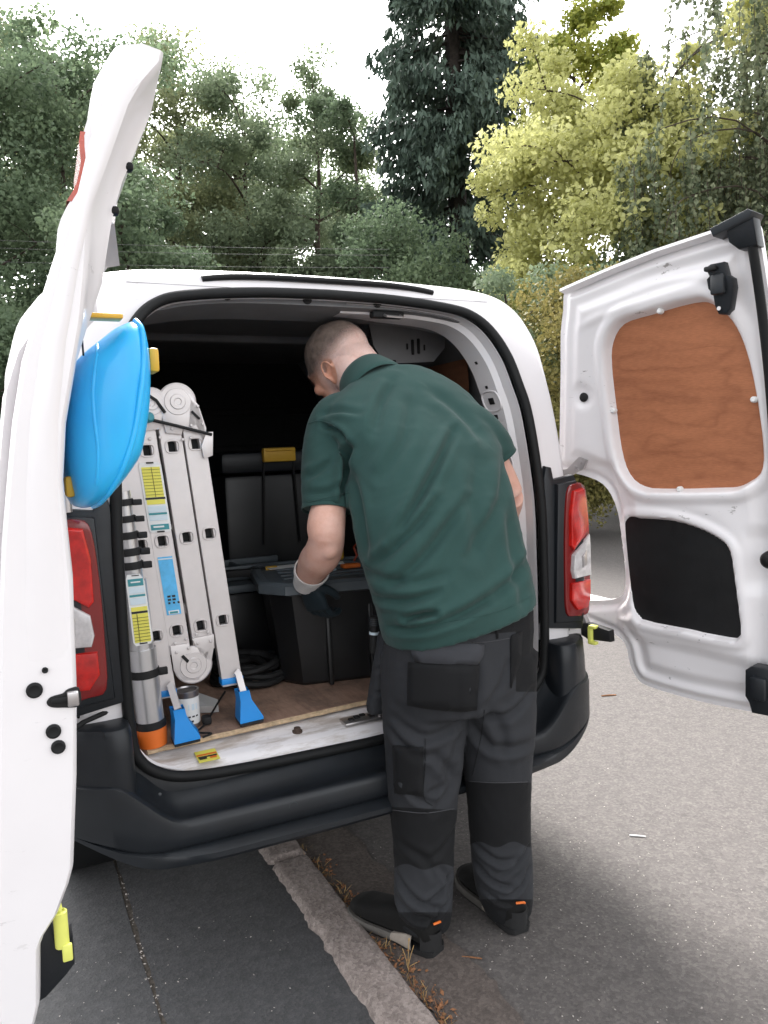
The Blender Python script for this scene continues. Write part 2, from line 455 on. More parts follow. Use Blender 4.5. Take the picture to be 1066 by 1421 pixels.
debris('leaf_litter', 500, (10.5, .25), (6, 16), (.05, .14), 'leafdry', 6, 'fallen brown leaves along the far road edge', 'leaf litter', .01)
# a tall dead stalk in front of the boot, a straw on the road
st = thing('dead_stalk', 'thin pale dead weed stalk standing in front of the left boot', 'weed', at(566, 1330, 1.80))
st.location.z = .004
for k, (dx, dz, bx) in enumerate([(.004, .075, .01), (-.012, .055, -.03), (.016, .062, .02), (.022, .018, .03)]):
    tube('stem', cr([(0, 0, 0), (dx * .4, -.003, dz * .5), (dx, -.006, dz)], 4), [.0011] * 8 + [.0008], 'straw', st, 5)
lathe('seed_head', [(0, .0008), (.003, .0022), (.007, .0022), (.010, .0006)], (.004, -.006, .072), (.1, 0, 1), 'straw', st, 8)
def twig(label, px, py, L, ang, mat, r=.0016):
    p = at(px, py, 2.0); d = p - Vector((0, 0, Z0)); p = Vector((0, 0, Z0)) + d * ((Z0 - .003) / -d.z)
    o = tube('straw_piece', [(-L / 2, 0, 0), (0, L * .02, .0008), (L / 2, 0, 0)], [r, r, r * .8], mat, None, 6)
    o.location = p; o.rotation_euler = (0, 0, ang); props(o, label, 'straw')
twig('white paper straw piece lying alone on the sunlit road', 885, 1160, .05, -.25, 'paper', .0028)
twig('thin reddish twig on the ground between the two boots', 655, 1329, .05, -.2, 'leafdry', .0022)
twig('short dark twig on the road under the open right door', 845, 965, .075, .1, 'leafdry', .004)

# ------------------------------------------------------------------ the van
van = thing('delivery_van', 'white panel van with both rear doors open and a dark load bay', 'van', (OX, OY, 0), YAW)
van['label'] = 'white panel van with both rear doors open and a dark load bay'
half_seal = [(0, .497), (.3, .502), (.46, .512), (.535, .535), (.578, .575), (.594, .63), (.598, .78), (.597, .95), (.595, 1.1), (.588, 1.22), (.578, 1.37), (.562, 1.45), (.542, 1.53), (.505, 1.60), (.455, 1.645), (.38, 1.668), (.2, 1.685), (0, 1.69)]
half_body = [(0, .47), (.3, .47), (.52, .47), (.64, .475), (.70, .50), (.70, .58), (.70, .70), (.70, .82), (.70, .95), (.70, 1.1), (.695, 1.2), (.688, 1.33), (.677, 1.47), (.662, 1.585), (.61, 1.68), (.50, 1.727), (.25, 1.742), (0, 1.745)]
def loop(half, n=5, grow=0., dv=0., cx=0., cz=1.1):
    h = cr([(a, b, 0) for a, b in half], n)
    right = [(p.x, p.y) for p in h]; left = [(-x, y) for x, y in reversed(right[1:-1])]
    out = []
    for x, y in right + left:
        L = math.hypot(x, y - cz) or 1
        gx, gz = x / L * grow, (y - cz) / L * grow
        w = y + gz
        out.append(Vector((U0 + x + gx, prof(y) + dv, w)))
    return out
# outer shell: rear face, then the sides and roof running forward
def mixl(a, b, t): return [p.lerp(q, t) for p, q in zip(a, b)]
SL, BL = loop(half_seal), loop(half_body)
rear = [loop(half_seal, 5, .004, .012), mixl(SL, BL, .12), mixl(SL, BL, .5), mixl(SL, BL, .9)]
for l, dv in zip(rear[1:], (-.004, -.006, -.004)):
    for p in l: p.y += dv
def shell_ring(dv, gx, gz, sq=0.):
    out = []
    for p in BL:
        x = (p.x - U0); s = 1 if x >= 0 else -1
        k = sst(.2, .66, abs(x)); z = p.z + gz * sst(1.2, 1.7, p.z) - (.12 * sst(.9, .5, p.z) * 0)
        out.append(Vector((U0 + x + s * gx * k, p.y + dv, z)))
    return out
rear += [shell_ring(0, 0, 0), shell_ring(.02, .012, .008), shell_ring(.09, .045, .018), shell_ring(.25, .080, .035), shell_ring(.6, .100, .05), shell_ring(1.4, .108, .05), shell_ring(2.5, .10, .03), shell_ring(3.1, .06, -.15)]
shell = rings('body_shell', rear, 'white', van, True, True, 45)
# jamb: painted flange running inward from the seal, then the dark load bay
jl = [loop(half_seal, 5, -.006, .010), loop(half_seal, 5, -.010, .03), loop(half_seal, 5, -.010, .125), loop(half_seal, 5, .03, .13)]
for l in jl:
    for p in l:
        if p.z < .6: p.y = min(p.y, .02); p.z = max(p.z, .50)
rings('door_jamb', jl, 'white', van, True, False, 35)
def quad(name, pts, mat, parent=van, th=None):
    return mesh(name, pts, [(0, 1, 2, 3)], mat, parent)
XI, CE, VB = .72, 1.70, 1.78
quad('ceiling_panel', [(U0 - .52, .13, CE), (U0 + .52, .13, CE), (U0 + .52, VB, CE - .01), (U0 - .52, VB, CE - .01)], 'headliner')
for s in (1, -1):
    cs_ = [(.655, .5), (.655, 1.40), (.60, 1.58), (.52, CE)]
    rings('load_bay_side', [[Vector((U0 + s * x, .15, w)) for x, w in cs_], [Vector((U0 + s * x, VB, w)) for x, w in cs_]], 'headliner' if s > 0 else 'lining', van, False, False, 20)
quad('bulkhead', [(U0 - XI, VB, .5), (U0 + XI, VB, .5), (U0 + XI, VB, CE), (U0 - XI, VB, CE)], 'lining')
quad('underbody', [(U0 - .7, .0, .44), (U0 + .7, .0, .44), (U0 + .7, 3, .34), (U0 - .7, 3, .34)], 'black_matt')
for i in range(5): box('bulkhead_rib', (U0, VB - .012, .78 + .17 * i), (1.36, .02, .03), 'lining', van, .006)
# header rail and roof bow inside, with plugs and slots
rings('header_rail', [[Vector((U0 + x, .13 + .02, 1.715 - .10 * (x / .6) ** 4)) for x in np.linspace(-.6, .6, 24)], [Vector((U0 + x, .15, 1.668 - .10 * (x / .6) ** 4)) for x in np.linspace(-.6, .6, 24)], [Vector((U0 + x, .30, 1.65 - .08 * (x / .6) ** 4)) for x in np.linspace(-.6, .6, 24)], [Vector((U0 + x, .33, 1.70)) for x in np.linspace(-.6, .6, 24)]], 'headliner', van, False, False, 40)
box('roof_bow', (U0, .95, 1.685), (1.4, .06, .03), 'headliner', van, .01)
for x in (-.27, -.05, .16): lathe('plug', [(0, .013), (.003, .013), (.005, .009)], (U0 + x, .149, 1.683), (0, -1, -.05), 'black_matt', van, 16)
lathe('plug', [(0, .016), (.004, .016), (.007, .008)], (U0 - .3836, .145, 1.695), (0, -1, .5), 'rubber', van, 18)
lathe('plug', [(0, .016), (.004, .016), (.007, .008)], (U0 + .3836, .145, 1.695), (0, -1, .5), 'rubber', van, 18)
# the black strip that caps the roof joint
stp = [Vector((U0 + x, prof(1.733) - .013, 1.7335 - .016 * (x / .34) ** 4)) for x in np.linspace(-.335, .335, 24)]
tube('roof_strip', stp, .008, 'rubber', van, 8)
# upper latch striker and slots on the header / right inner quarter
box('latch_striker', (U0 + .20, .17, 1.655), (.10, .03, .02), 'black_matt', van, .006)
tube('striker_loop', [(U0 + .18, .145, 1.65), (U0 + .18, .13, 1.645), (U0 + .23, .13, 1.643), (U0 + .23, .145, 1.65)], .004, 'chrome', van, 6)
for dx, dz, sx, sz in [(0, 0, .010, .05), (.022, .004, .010, .05), (-.02, .002, .006, .02), (.044, 0, .006, .02), (-.10, -.05, .012, .016), (-.07, -.05, .012, .016)]:
    box('slot', (U0 + .42 + dx, .42, 1.60 + dz), (sx, .006, sz), 'black_matt', van, .003)
mesh('inner_quarter', [(U0 + .26, .425, 1.70), (U0 + .56, .425, 1.70), (U0 + .545, .425, 1.60), (U0 + .50, .425, 1.555), (U0 + .32, .425, 1.545), (U0 + .28, .425, 1.60)], [(0, 1, 2, 3, 4, 5)], 'headliner', van)
mesh('window_blank', [(U0 + .605, .36, 1.10), (U0 + .605, 1.10, 1.10), (U0 + .592, 1.10, 1.55), (U0 + .592, .36, 1.56)], [(0, 1, 2, 3)], 'ply_dark', van)
# right inner pillar with its punched holes
nh = len(cr([(a_, b_, 0) for a_, b_ in half_seal], 5))
sel = [i for i in range(nh) if SL[i].z > .56 and SL[i].x - U0 > .06]
ipr = []
for g, dv in [(-.012, .012), (-.015, .045), (-.030, .058), (-.034, .145), (.02, .165)]:
    l_ = loop(half_seal, 5, g, dv); ipr.append([l_[i] + Vector((0, 0, 0)) for i in sel])
rings('inner_pillar', ipr, 'white', van, False, False, 35)
fa, fb = ipr[2], ipr[3]
def pil_pt(w):
    k = min(range(len(sel)), key=lambda i: abs(fa[i].z - w) + (5 if fa[i].x - U0 < .4 else 0)); k = max(1, min(len(sel) - 2, k))
    c = fa[k].lerp(fb[k], .5); up = (fa[k + 1] - fa[k - 1]).normalized(); dp = (fb[k] - fa[k]).normalized(); nrm_ = up.cross(dp).normalized()
    if nrm_.x > 0: nrm_ = -nrm_
    return c, up, dp, nrm_
for w, sz_ in [(1.52, .005), (1.455, .005), (1.40, .011), (1.355, .008), (1.30, .0045), (1.255, .008), (1.205, .011), (1.06, .008), (1.02, .010), (.93, .008), (.86, .011)]:
    c, up, dp, nrm_ = pil_pt(w)
    rot_ = Matrix((dp, up, nrm_)).transposed()
    box('punched_hole', c + nrm_ * .0005, (sz_ * 2.2, sz_ * 1.9, .004), 'black_matt', van, .0015, 2, rot_)
    if sz_ > .0105:
        tube('pressed_rim', cr([c + nrm_ * .001 + dp * a_ + up * b_ for a_, b_ in [(-.034, -.026), (.034, -.026), (.034, .026), (-.034, .026)]], 4, True), .0028, 'white', van, 6, True)
pc_, pu_, pd_, pn_ = pil_pt(1.12)
lathe('plug', [(0, .014), (.006, .014), (.014, .008)], pc_, pn_, 'paper', van, 14)
# weather seal all round the opening
tube('weather_seal', loop(half_seal, 5, .004, -.010), .0135, 'rubber', van, 10, True)
# sill, plywood load floor
def ply_front(x): return .012 + .07 * (x + .55) / 1.1
sv = []; sf = []
for i, x in enumerate(np.linspace(-.585, .585, 30)):
    vf = ply_front(x); e = .5 * sst(.5, .585, abs(x))
    for v, w in [(-.004, .503 + .03 * e), (.006, .516), (.02, .530), (.05, .536), (.075, .548), (.10, .552), (.16, .552)]: sv.append((U0 + x, v, w + .02 * e))
for i in range(29):
    for j in range(6): a = i * 7 + j; sf.append((a, a + 7, a + 8, a + 1))
sill = mesh('sill', sv, sf, 'sill', van, 60)
fv = []; ff = []
xs = np.linspace(-.70, .70, 40)
for x in xs:
    vf = max(.025, ply_front(x) + .05) + .003 * noise.noise((x * 30, 0, 0))
    if abs(x) > .56: vf = .14
    fv += [(U0 + x, vf, .556), (U0 + x, vf, .570), (U0 + x, VB, .570)]
for i in range(39):
    a = i * 3; ff += [(a, a + 3, a + 4, a + 1), (a + 1, a + 4, a + 5, a + 2)]
load_floor = mesh('load_floor', fv, ff, 'ply_floor', van)
fe = [(U0 + x, max(.025, ply_front(x) + .05) + .003 * noise.noise((x * 30, 0, 0)) - .0025, .563) for x in np.linspace(-.555, .555, 60)]
tube('splintered_edge', fe, .0068, 'ply_raw', van, 6)
# yellow maker's sticker, bolt and latch keep on the sill
for k, (c, s, m) in enumerate([((-.437, .028, .5355), (.052, .056, .0012), 'label_yellow'), ((-.437, .034, .5364), (.05, .008, .0012), 'orange'), ((-.437, .022, .5364), (.046, .005, .0012), 'ink'), ((-.45, .014, .5364), (.018, .008, .0012), 'ink'), ((-.425, .012, .5364), (.016, .006, .0012), 'orange')]):
    o = box('warning_sticker' if k == 0 else 'printed_line', (c[0] + U0 + .02, c[1], c[2] + .0 + .0005), s, m, sill if k == 0 else van, 0, rot=Matrix.Rotation(.12, 3, 'X'))
lathe('bolt', [(0, .014), (.004, .014), (.005, .009), (.012, .009), (.013, .006)], (U0 - .17, .055, .537), (0, -.1, 1), M('rusty_bolt', (.10, .07, .055), .7, .4), sill, 12)
lk = box('latch_keep', (U0 + .03, .045, .540), (.15, .055, .010), 'chrome', sill, .003)
for k in range(6): box('grime', (U0 - .02 + .02 * k, .04 + .008 * (k % 3), .5465), (.016, .012 + .006 * (k % 2), .006), 'black_matt', sill, .002)
tube('keep_loop', [(U0 + .06, .03, .545), (U0 + .06, .02, .565), (U0 + .10, .02, .565), (U0 + .10, .03, .545)], .0045, 'chrome', sill, 6)
# bumper: swept step profile, corner blocks
plan = cr([(0, -.122, 0), (.25, -.121, 0), (.45, -.117, 0), (.57, -.112, 0), (.65, -.098, 0), (.715, -.066, 0), (.765, -.010, 0), (.80, .07, 0), (.815, .18, 0), (.82, .45, 0)], 6)
plan = [Vector((-p.x, p.y, 0)) for p in reversed(plan[1:])] + plan
profl = [(.116, .489), (.104, .480), (.085, .462), (.060, .450), (.036, .447), (.022, .449), (.010, .449), (.003, .444), (.0, .434), (-.002, .415), (-.001, .398), (.004, .390), (.008, .386), (-.016, .380), (-.027, .374), (-.028, .362), (-.020, .352), (.03, .344), (.12, .35)]
bl = []
for i, p in enumerate(plan):
    a = plan[max(0, i - 1)]; b = plan[min(len(plan) - 1, i + 1)]; t = (b - a).normalized(); nn = Vector((-t.y, t.x, 0))
    ax = abs(p.x); row = []; k = sst(.50, .665, ax); k2 = sst(.55, .79, ax)
    for (dn, w) in profl:
        w2 = w + .108 * k * sst(.395, .445, w) + .10 * k2 * sst(.46, .34, w)
        if dn < 0: dn *= 1 - sst(.42, .60, ax)
        q = p + nn * dn
        row.append(Vector((U0 + q.x, q.y, w2)))
    bl.append(row)
bumper = rings('rear_bumper', bl, 'plastic', van, False, False, 38)
for s in (-1, 1):
    lob = [(.600, .045), (.598, -.03), (.606, -.080), (.645, -.090), (.71, -.056), (.76, .000), (.792, .08), (.80, .17)]
    out = cr([(a, b, 0) for a, b in lob], 5)
    lps = []
    for w, g in [(.50, .0), (.560, .0), (.62, -.002), (.665, -.005), (.678, -.012), (.682, -.026)]:
        lps.append([Vector((U0 + s * (q.x + (g if q.x > .66 else -g * .5)), q.y - g * (1 if q.y < 0 else 0), w + (.01 * (q.x - .6) * -1 if w > .66 else 0))) for q in out])
    rings('bumper_corner', lps, 'plastic', bumper, True, True, 40)
for x, w in [(-.60, .475), (-.545, .447 + .03)]:
    lathe('screw', [(0, .0045), (.002, .0045), (.003, .002)], (U0 + x, -.026, w + .012), (0, -1, .2), 'plastic_grey', bumper, 10)
for x, y, w in [(-.25, -.121, .425), (-.68, -.035, .44)]:
    tube('sensor_ring', [(U0 + x + .011 * math.cos(a), y, w + .011 * math.sin(a)) for a in np.linspace(0, 6.0, 16)], .0011, 'plastic_grey', bumper, 6, True)
# tail lights
MT['lens_red'] = M('red_lens', (.55, .012, .008), .18, var=.35, vs=25, coat=.6)
MT['lens_clear'] = M('clear_lens', (.62, .60, .60), .15, var=.25, vs=30, coat=.6)
MT['lens_dark'] = M('dark_red_lens', (.20, .006, .006), .2, coat=.6)
def rr(u0, u1, w0, w1, r, n=5):
    out = []
    for cx, cy, a0 in [(u1 - r, w0 + r, -90), (u1 - r, w1 - r, 0), (u0 + r, w1 - r, 90), (u0 + r, w0 + r, 180)]:
        for k in range(n): a = R(a0 + 90 * k / (n - 1)); out.append((cx + r * math.cos(a), cy + r * math.sin(a)))
    return out
for s in (-1, 1):
    IN = 0. if s > 0 else .018
    mp = lambda x, y, d, s=s: Vector((U0 + s * x, prof(y) + .01 - d, y))
    hs_ = [(.605, .72), (.74, .70), (.75, .80), (.75, 1.12), (.72, 1.175), (.645, 1.165), (.64, 1.20), (.618, 1.205), (.608, 1.17)]
    tl = prism('tail_light', hs_, mp, .03, 'plastic', van, .008)
    mp3 = lambda x, y, d, s=s: Vector((U0 + s * x, .02 - d, y))
    prism('housing_step', [(.628, .735), (.735, .725), (.742, .80), (.74, 1.12), (.715, 1.158), (.645, 1.15)], mp3, .05, 'plastic', tl, .008)
    def lens(nm, poly, dd, m):
        prism(nm, poly, lambda x, y, d, s=s, IN=IN: Vector((U0 + s * (x - IN), -.015 - d * (1 if x < .735 else .7) + .18 * max(0, x - .70), y)), dd, m, tl, .006)
    lens('lens_backing', cr([(a, b, 0) for a, b in [(.664, .762), (.70, .748), (.76, .745), (.772, .80), (.775, .95), (.765, 1.1), (.745, 1.145), (.695, 1.148), (.672, 1.12), (.662, 1.0), (.660, .86)]], 3, True), .022, 'lens_dark')
    lens('red_lens', [(.690, 1.128), (.738, 1.136), (.755, 1.10), (.764, 1.02), (.765, 1.005), (.690, .952), (.678, .965), (.678, 1.06)], .032, 'lens_red')
    lens('clear_lens', [(.688, .935), (.767, .992), (.770, .96), (.772, .865), (.690, .865), (.682, .89)], .034, 'lens_clear')
    lens('bulb_cup', [(.72, .93), (.755, .955), (.757, .90), (.722, .895)], .036, 'chrome')
    lens('red_lens', [(.678, .852), (.770, .852), (.768, .79), (.752, .765), (.70, .768), (.676, .80)], .032, 'lens_red')
    # under the light: painted corner with a dark vent, hinge leaves
    box('corner_panel', (U0 + s * .685, .03, .69), (.16, .03, .07), 'white', van, .006)
    box('vent_grille', (U0 + s * .66, .012, .715), (.10, .012, .045), 'black_matt', van, .004)
# black trim between the seal and the bumper corners
ct = [i for i, p in enumerate(SL) if p.z < .70]
h_ = len(SL) // 2
order = [i for i in ct if i > h_] + [i for i in ct if i <= h_]
tr1 = loop(half_seal, 5, .010, -.008); tr2 = loop(half_seal, 5, .035, -.014); tr3 = loop(half_seal, 5, .105, -.012)
for l_ in (tr1, tr2, tr3):
    for p in l_: p.z = max(p.z, .468)
rings('corner_trim', [[l_[i] for i in order] for l_ in (tr1, tr2, tr3)], 'plastic', van, False, False, 50)
# wheels and mirrors
for x, v in [(-.66, .75), (.66, .75), (-.66, 2.85), (.66, 2.85)]:
    s = 1 if x > 0 else -1
    wh = lathe('wheel', [(-.09, .20), (-.09, .29), (-.07, .312), (.07, .312), (.09, .29), (.09, .2)], (U0 + x, v, .312), (1, 0, 0), 'rubber', van, 40)
    lathe('rim', [(0, .20), (.012, .19), (.02, .05), (.03, .04)], (U0 + x + s * .085, v, .312), (s, 0, 0), 'chrome', wh, 30)
box('wing_mirror', (U0 - .90, 2.75, 1.08), (.16, .10, .22), 'white', van, .04, 3)
box('wing_mirror', (U0 + .90, 2.75, 1.08), (.16, .10, .22), 'white', van, .04, 3)

# ---- right rear door (open past ninety degrees), inner side towards the camera
HU, PRD, PLD = .7748, 1.8268, 1.5864
def RD(t, n, w): return Vector((HU - t * math.cos(PRD) - n * math.sin(PRD), -t * math.sin(PRD) + n * math.cos(PRD), w))
def LD(t, n, w): return Vector((-HU + t * math.cos(PLD) + n * math.sin(PLD), -t * math.sin(PLD) + n * math.cos(PLD), w))
rd_out = cr([(a, b, 0) for a, b in [(-.007, 1.713), (-.030, 1.66), (-.055, 1.60), (-.080, 1.50), (-.108, 1.37), (-.130, 1.24), (-.134, 1.205), (-.118, 1.180), (-.05, 1.167), (.022, 1.140), (.062, 1.08), (.082, .99), (.096, .88), (.090, .815), (.055, .785), (-.02, .770), (-.085, .757), (-.09, .715), (-.02, .690), (.06, .672), (.092, .645), (.106, .59), (.128, .552), (.170, .533), (.329, .524), (.50, .530), (.55, .536), (.556, .56), (.557, .9), (.557, 1.2), (.556, 1.48), (.553, 1.72), (.551, 1.768), (.535, 1.774), (.479, 1.772), (.30, 1.758), (.177, 1.742), (.05, 1.722)]], 3, True)
rd_out = [(p.x, p.y) for p in rd_out]
ply_o = [(p.x, p.y) for p in cr([(a, b, 0) for a, b in [(.100, 1.49), (.118, 1.555), (.165, 1.600), (.25, 1.612), (.375, 1.624), (.425, 1.612), (.467, 1.565), (.488, 1.50), (.502, 1.38), (.510, 1.24), (.500, 1.175), (.455, 1.140), (.40, 1.133), (.25, 1.127), (.17, 1.132), (.120, 1.17), (.098, 1.25), (.095, 1.38)]], 3, True)]
blk_o = [(p.x, p.y) for p in cr([(a, b, 0) for a, b in [(.108, 1.005), (.113, 1.035), (.140, 1.045), (.25, 1.044), (.33, 1.028), (.395, 1.000), (.425, .970), (.438, .90), (.455, .765), (.450, .735), (.425, .726), (.30, .730), (.175, .735), (.150, .745), (.134, .775), (.118, .90)]], 3, True)]
GS = .0055
tx = np.arange(-.15, .57 + GS, GS); wy = np.arange(.50, 1.80 + GS, GS)
TX, WY = np.meshgrid(tx, wy)
sd, bx_, by_ = np_sdf(TX, WY, rd_out)
s1, _, _ = np_sdf(TX, WY, ply_o)
s2, _, _ = np_sdf(TX, WY, blk_o)
inn = -sd
hgt = .018 * sm(.012, .036, inn) + .014 * sm(.05, .085, inn)                        # flange, then the raised frame
hgt += .010 * sm(.045, .02, s1) * sm(-.01, .004, s1)
hgt -= .034 * sm(.012, -.010, s1)
hgt += .007 * sm(.035, .015, s2)
hgt -= .026 * sm(.006, -.006, s2)
hgt -= .016 * sm(.70, .655, WY + .045 * (TX - .3)) * sm(.02, .05, inn)               # step along the bottom
hgt -= .012 * np.exp(-(((TX - .0) / .035) ** 2 + ((WY - 1.41) / .035) ** 2) ** 2) * 1. # dimple round the plug
hgt -= .010 * sm(.45, .49, TX) * sm(1.05, 1.0, WY) * sm(.84, .9, WY)                 # recess by the lock
hgt -= .013 * sm(1.22, 1.19, WY) * sm(.10, .06, TX) * sm(.0, .02, inn)
hgt -= .008 * sm(1.66, 1.70, WY + .09 * (TX - .5)) * sm(.02, .06, inn)
hgt += .005 * sm(.02, .0, np.abs(WY - (1.655 + .12 * (TX - .3) - .25 * (TX - .3) ** 2))) * sm(.06, .12, inn)
hgt += .003 * np.sin(TX * 19 + WY * 7) * sm(.05, .1, inn) * sm(0.02, .06, s1) * sm(.02, .06, s2)
vs = []; idx = -np.ones(TX.shape, int); fs = []
near = sd < GS * .5
snap = (np.abs(sd) < GS * .75)
PX = np.where(snap, bx_, TX); PW = np.where(snap, by_, WY)
use = (sd < 0) | snap
vmap = {}
for j in range(TX.shape[0]):
    for i in range(TX.shape[1]):
        if use[j, i]:
            idx[j, i] = len(vs); w = PW[j, i]
            vs.append(RD(PX[j, i], prof(w) - .03 + hgt[j, i], w))
for j in range(TX.shape[0] - 1):
    for i in range(TX.shape[1] - 1):
        q = [idx[j, i], idx[j, i + 1], idx[j + 1, i + 1], idx[j + 1, i]]
        g = [k for k in q if k >= 0]
        if len(g) == 4: fs.append(q)
        elif len(g) == 3: fs.append(g)
door_r = mesh('rear_door', vs, fs, 'white_scuffed', van, 60, False)
door_r['label'] = 'right rear door swung open with plywood in its window and scuffed paint'
# outer skin and rim of the same door
lp = [[RD(t, prof(w) - .03 + d, w) for t, w in rd_out] for d in (0., -.012)]
lp.append([RD(t, prof(w) - .03 - .024, w) for t, w in rd_out])
rings('door_rim', lp, 'white', door_r, True, False, 40)
osv = []
for j in range(TX.shape[0]):
    for i in range(TX.shape[1]):
        if use[j, i]: osv.append(RD(PX[j, i], prof(PW[j, i]) - .054 - .02 * float(sm(0, .08, -sd[j, i])), PW[j, i]))
mesh('outer_skin', osv, fs, 'white', door_r, 60, False)
def on_r(poly, off, thick, mat, name, parent=door_r):
    return prism(name, poly, lambda t, w, d: RD(t, prof(w) + off + d, w), thick, mat, parent, .001)
def sheet_in(poly, off, mat, name):
    sdp = lambda g: np_sdf(g[0], g[1], poly)
    a = np.array(poly); gx = np.arange(a[:, 0].min() - .01, a[:, 0].max() + .02, .01); gy = np.arange(a[:, 1].min() - .01, a[:, 1].max() + .02, .01)
    X, Y = np.meshgrid(gx, gy); s, BX, BY = np_sdf(X, Y, poly); sn = np.abs(s) < .0072; us = (s < 0) | sn
    X = np.where(sn, BX, X); Y = np.where(sn, BY, Y); ii = -np.ones(X.shape, int); v = []; f = []
    for j in range(X.shape[0]):
        for i in range(X.shape[1]):
            if us[j, i]: ii[j, i] = len(v); v.append(RD(X[j, i], prof(Y[j, i]) + off, Y[j, i]))
    for j in range(X.shape[0] - 1):
        for i in range(X.shape[1] - 1):
            g = [k for k in (ii[j, i], ii[j, i + 1], ii[j + 1, i + 1], ii[j + 1, i]) if k >= 0]
            if len(g) >= 3: f.append(g)
    return mesh(name, v, f, mat, door_r, 60, False)
def inset(poly, g):
    a = np.array(poly); c = a.mean(0); d = a - c; L = np.linalg.norm(d, axis=1, keepdims=True)
    return [tuple(x) for x in c + d * (1 - g / L)]
sheet_in(inset(ply_o, -.004), -.0205, 'ply', 'plywood_panel')
sheet_in(inset(blk_o, -.003), -.0125, M('black_door_card', (.006, .006, .0065), .45, var=.4, vs=18), 'door_card')
for (t, w) in [(.285, 1.612), (.098, 1.36), (.502, 1.365), (.285, 1.131)]:
    dx = .5 if abs(w - 1.36) < .02 else 0
    lathe('clip', [(0, .008), (.012, .008), (.016, .005)], RD(t, prof(w) - .012, w), RD(0, 1, 0) - RD(0, 0, 0), 'paper', door_r, 12)
lathe('plug', [(0, .014), (.004, .014), (.007, .008)], RD(.0, prof(1.41) - .012, 1.405), RD(0, 1, 0) - RD(0, 0, 0), 'rubber', door_r, 16)
nR = RD(0, 1, 0) - RD(0, 0, 0); tR = RD(1, 0, 0) - RD(0, 0, 0); rotR = Matrix((tR, nR, Vector((0, 0, 1)))).transposed()
def rbx(name, t, n, w, s, mat, parent=door_r, bev=.006):
    return box(name, RD(t, prof(w) + n, w), s, mat, parent, bev, 2, rotR)
la = prism('latch', [(.437, 1.688), (.452, 1.694), (.485, 1.694), (.488, 1.665), (.500, 1.655), (.500, 1.635), (.484, 1.585), (.472, 1.574), (.452, 1.578), (.446, 1.60), (.446, 1.625), (.436, 1.64), (.436, 1.662), (.444, 1.668)], lambda t, w, d: RD(t, prof(w) + .0 + d, w), .030, 'plastic', door_r, .005)
rbx('latch_body', .466, .034, 1.645, (.035, .02, .05), 'plastic', la, .006)
rbx('latch_hook', .455, .038, 1.682, (.03, .014, .012), 'rubber', la, .004)
lathe('screw', [(0, .005), (.003, .005)], RD(.458, prof(1.59) + .031, 1.59), nR, 'chrome', la, 10)
lb = prism('latch', [(.482, .66), (.50, .675), (.55, .675), (.55, .55), (.50, .548), (.492, .575), (.482, .59)], lambda t, w, d: RD(t, prof(w) - .01 + d, w), .045, 'plastic', door_r, .006)
rbx('latch_body', .52, .04, .62, (.04, .02, .06), 'plastic', lb, .006)
lathe('pull_handle', [(0, .024), (.02, .022), (.03, .016), (.034, .010)], RD(.535, .0, .955), nR, 'rubber', door_r, 20)
# black rubber strip on the free edge with its top cap
tube('edge_seal', cr([RD(.548, prof(w) + .006, w) for w in np.linspace(.56, 1.755, 14)], 3), .0115, 'rubber', door_r, 8)
prism('edge_cap', [(.50, 1.735), (.52, 1.715), (.565, 1.715), (.565, 1.775), (.50, 1.762)], lambda t, w, d: RD(t, prof(w) - .02 + d, w), .04, 'plastic', door_r, .004)
prism('drip_rail', [(.47, 1.752), (.56, 1.772), (.57, 1.785), (.56, 1.792), (.465, 1.770)], lambda t, w, d: RD(t, prof(w) - .035 + d, w), .065, 'plastic_grey', door_r, .003)
rings('top_lip', [[RD(t, prof(w) - .03 + a, w + b) for t, w in [(-.004, 1.713), (.05, 1.722), (.177, 1.742), (.30, 1.758), (.47, 1.772)]] for a, b in [(0, -.004), (.03, .002), (.032, -.006), (.0, -.012)]], 'white', door_r, False, False, 40)
# hinges, door check strap with its yellow clip
hg = prism('hinge', [(-.135, 1.155), (-.07, 1.165), (-.015, 1.19), (-.002, 1.215), (-.03, 1.225), (-.075, 1.19), (-.135, 1.18)], lambda t, w, d: RD(t, prof(w) + .0 + d, w), .012, 'chrome', door_r, .002)
for t, w in [(-.045, 1.195), (-.025, 1.21), (-.035, 1.185)]: lathe('hinge_bolt', [(0, .006), (.006, .006)], RD(t, .022, w), nR, 'chrome', hg, 8)
lathe('hinge_pin', [(-.02, .012), (.02, .012)], RD(-.125, .01, 1.168), (0, 0, 1), 'chrome', hg, 12)
lathe('hinge_pin', [(-.025, .014), (.025, .014)], RD(-.075, .02, .735), (0, 0, 1), 'chrome', door_r, 12)
prism('hinge', [(-.09, .72), (-.06, .755), (-.03, .75), (-.01, .71), (-.05, .70)], lambda t, w, d: RD(t, .005 + d, w), .02, 'chrome', door_r, .003)
cs = prism('check_strap_housing', [(-.055, .70), (.0, .712), (.075, .70), (.078, .665), (.0, .66), (-.05, .68)], lambda t, w, d: RD(t, .005 + d, w), .028, 'black_matt', door_r, .004)
rbx('yellow_clip', .012, .035, .678, (.014, .02, .055), 'lime', cs, .004)
rbx('yellow_clip', .022, .037, .705, (.025, .02, .010), 'lime', cs, .003)
rbx('yellow_clip', .022, .037, .655, (.025, .02, .010), 'lime', cs, .003)
tube('check_strap', [(U0 + .62, .01, .70), RD(-.14, .02, .698), RD(-.04, .03, .692)], .006, 'black_matt', van, 8)

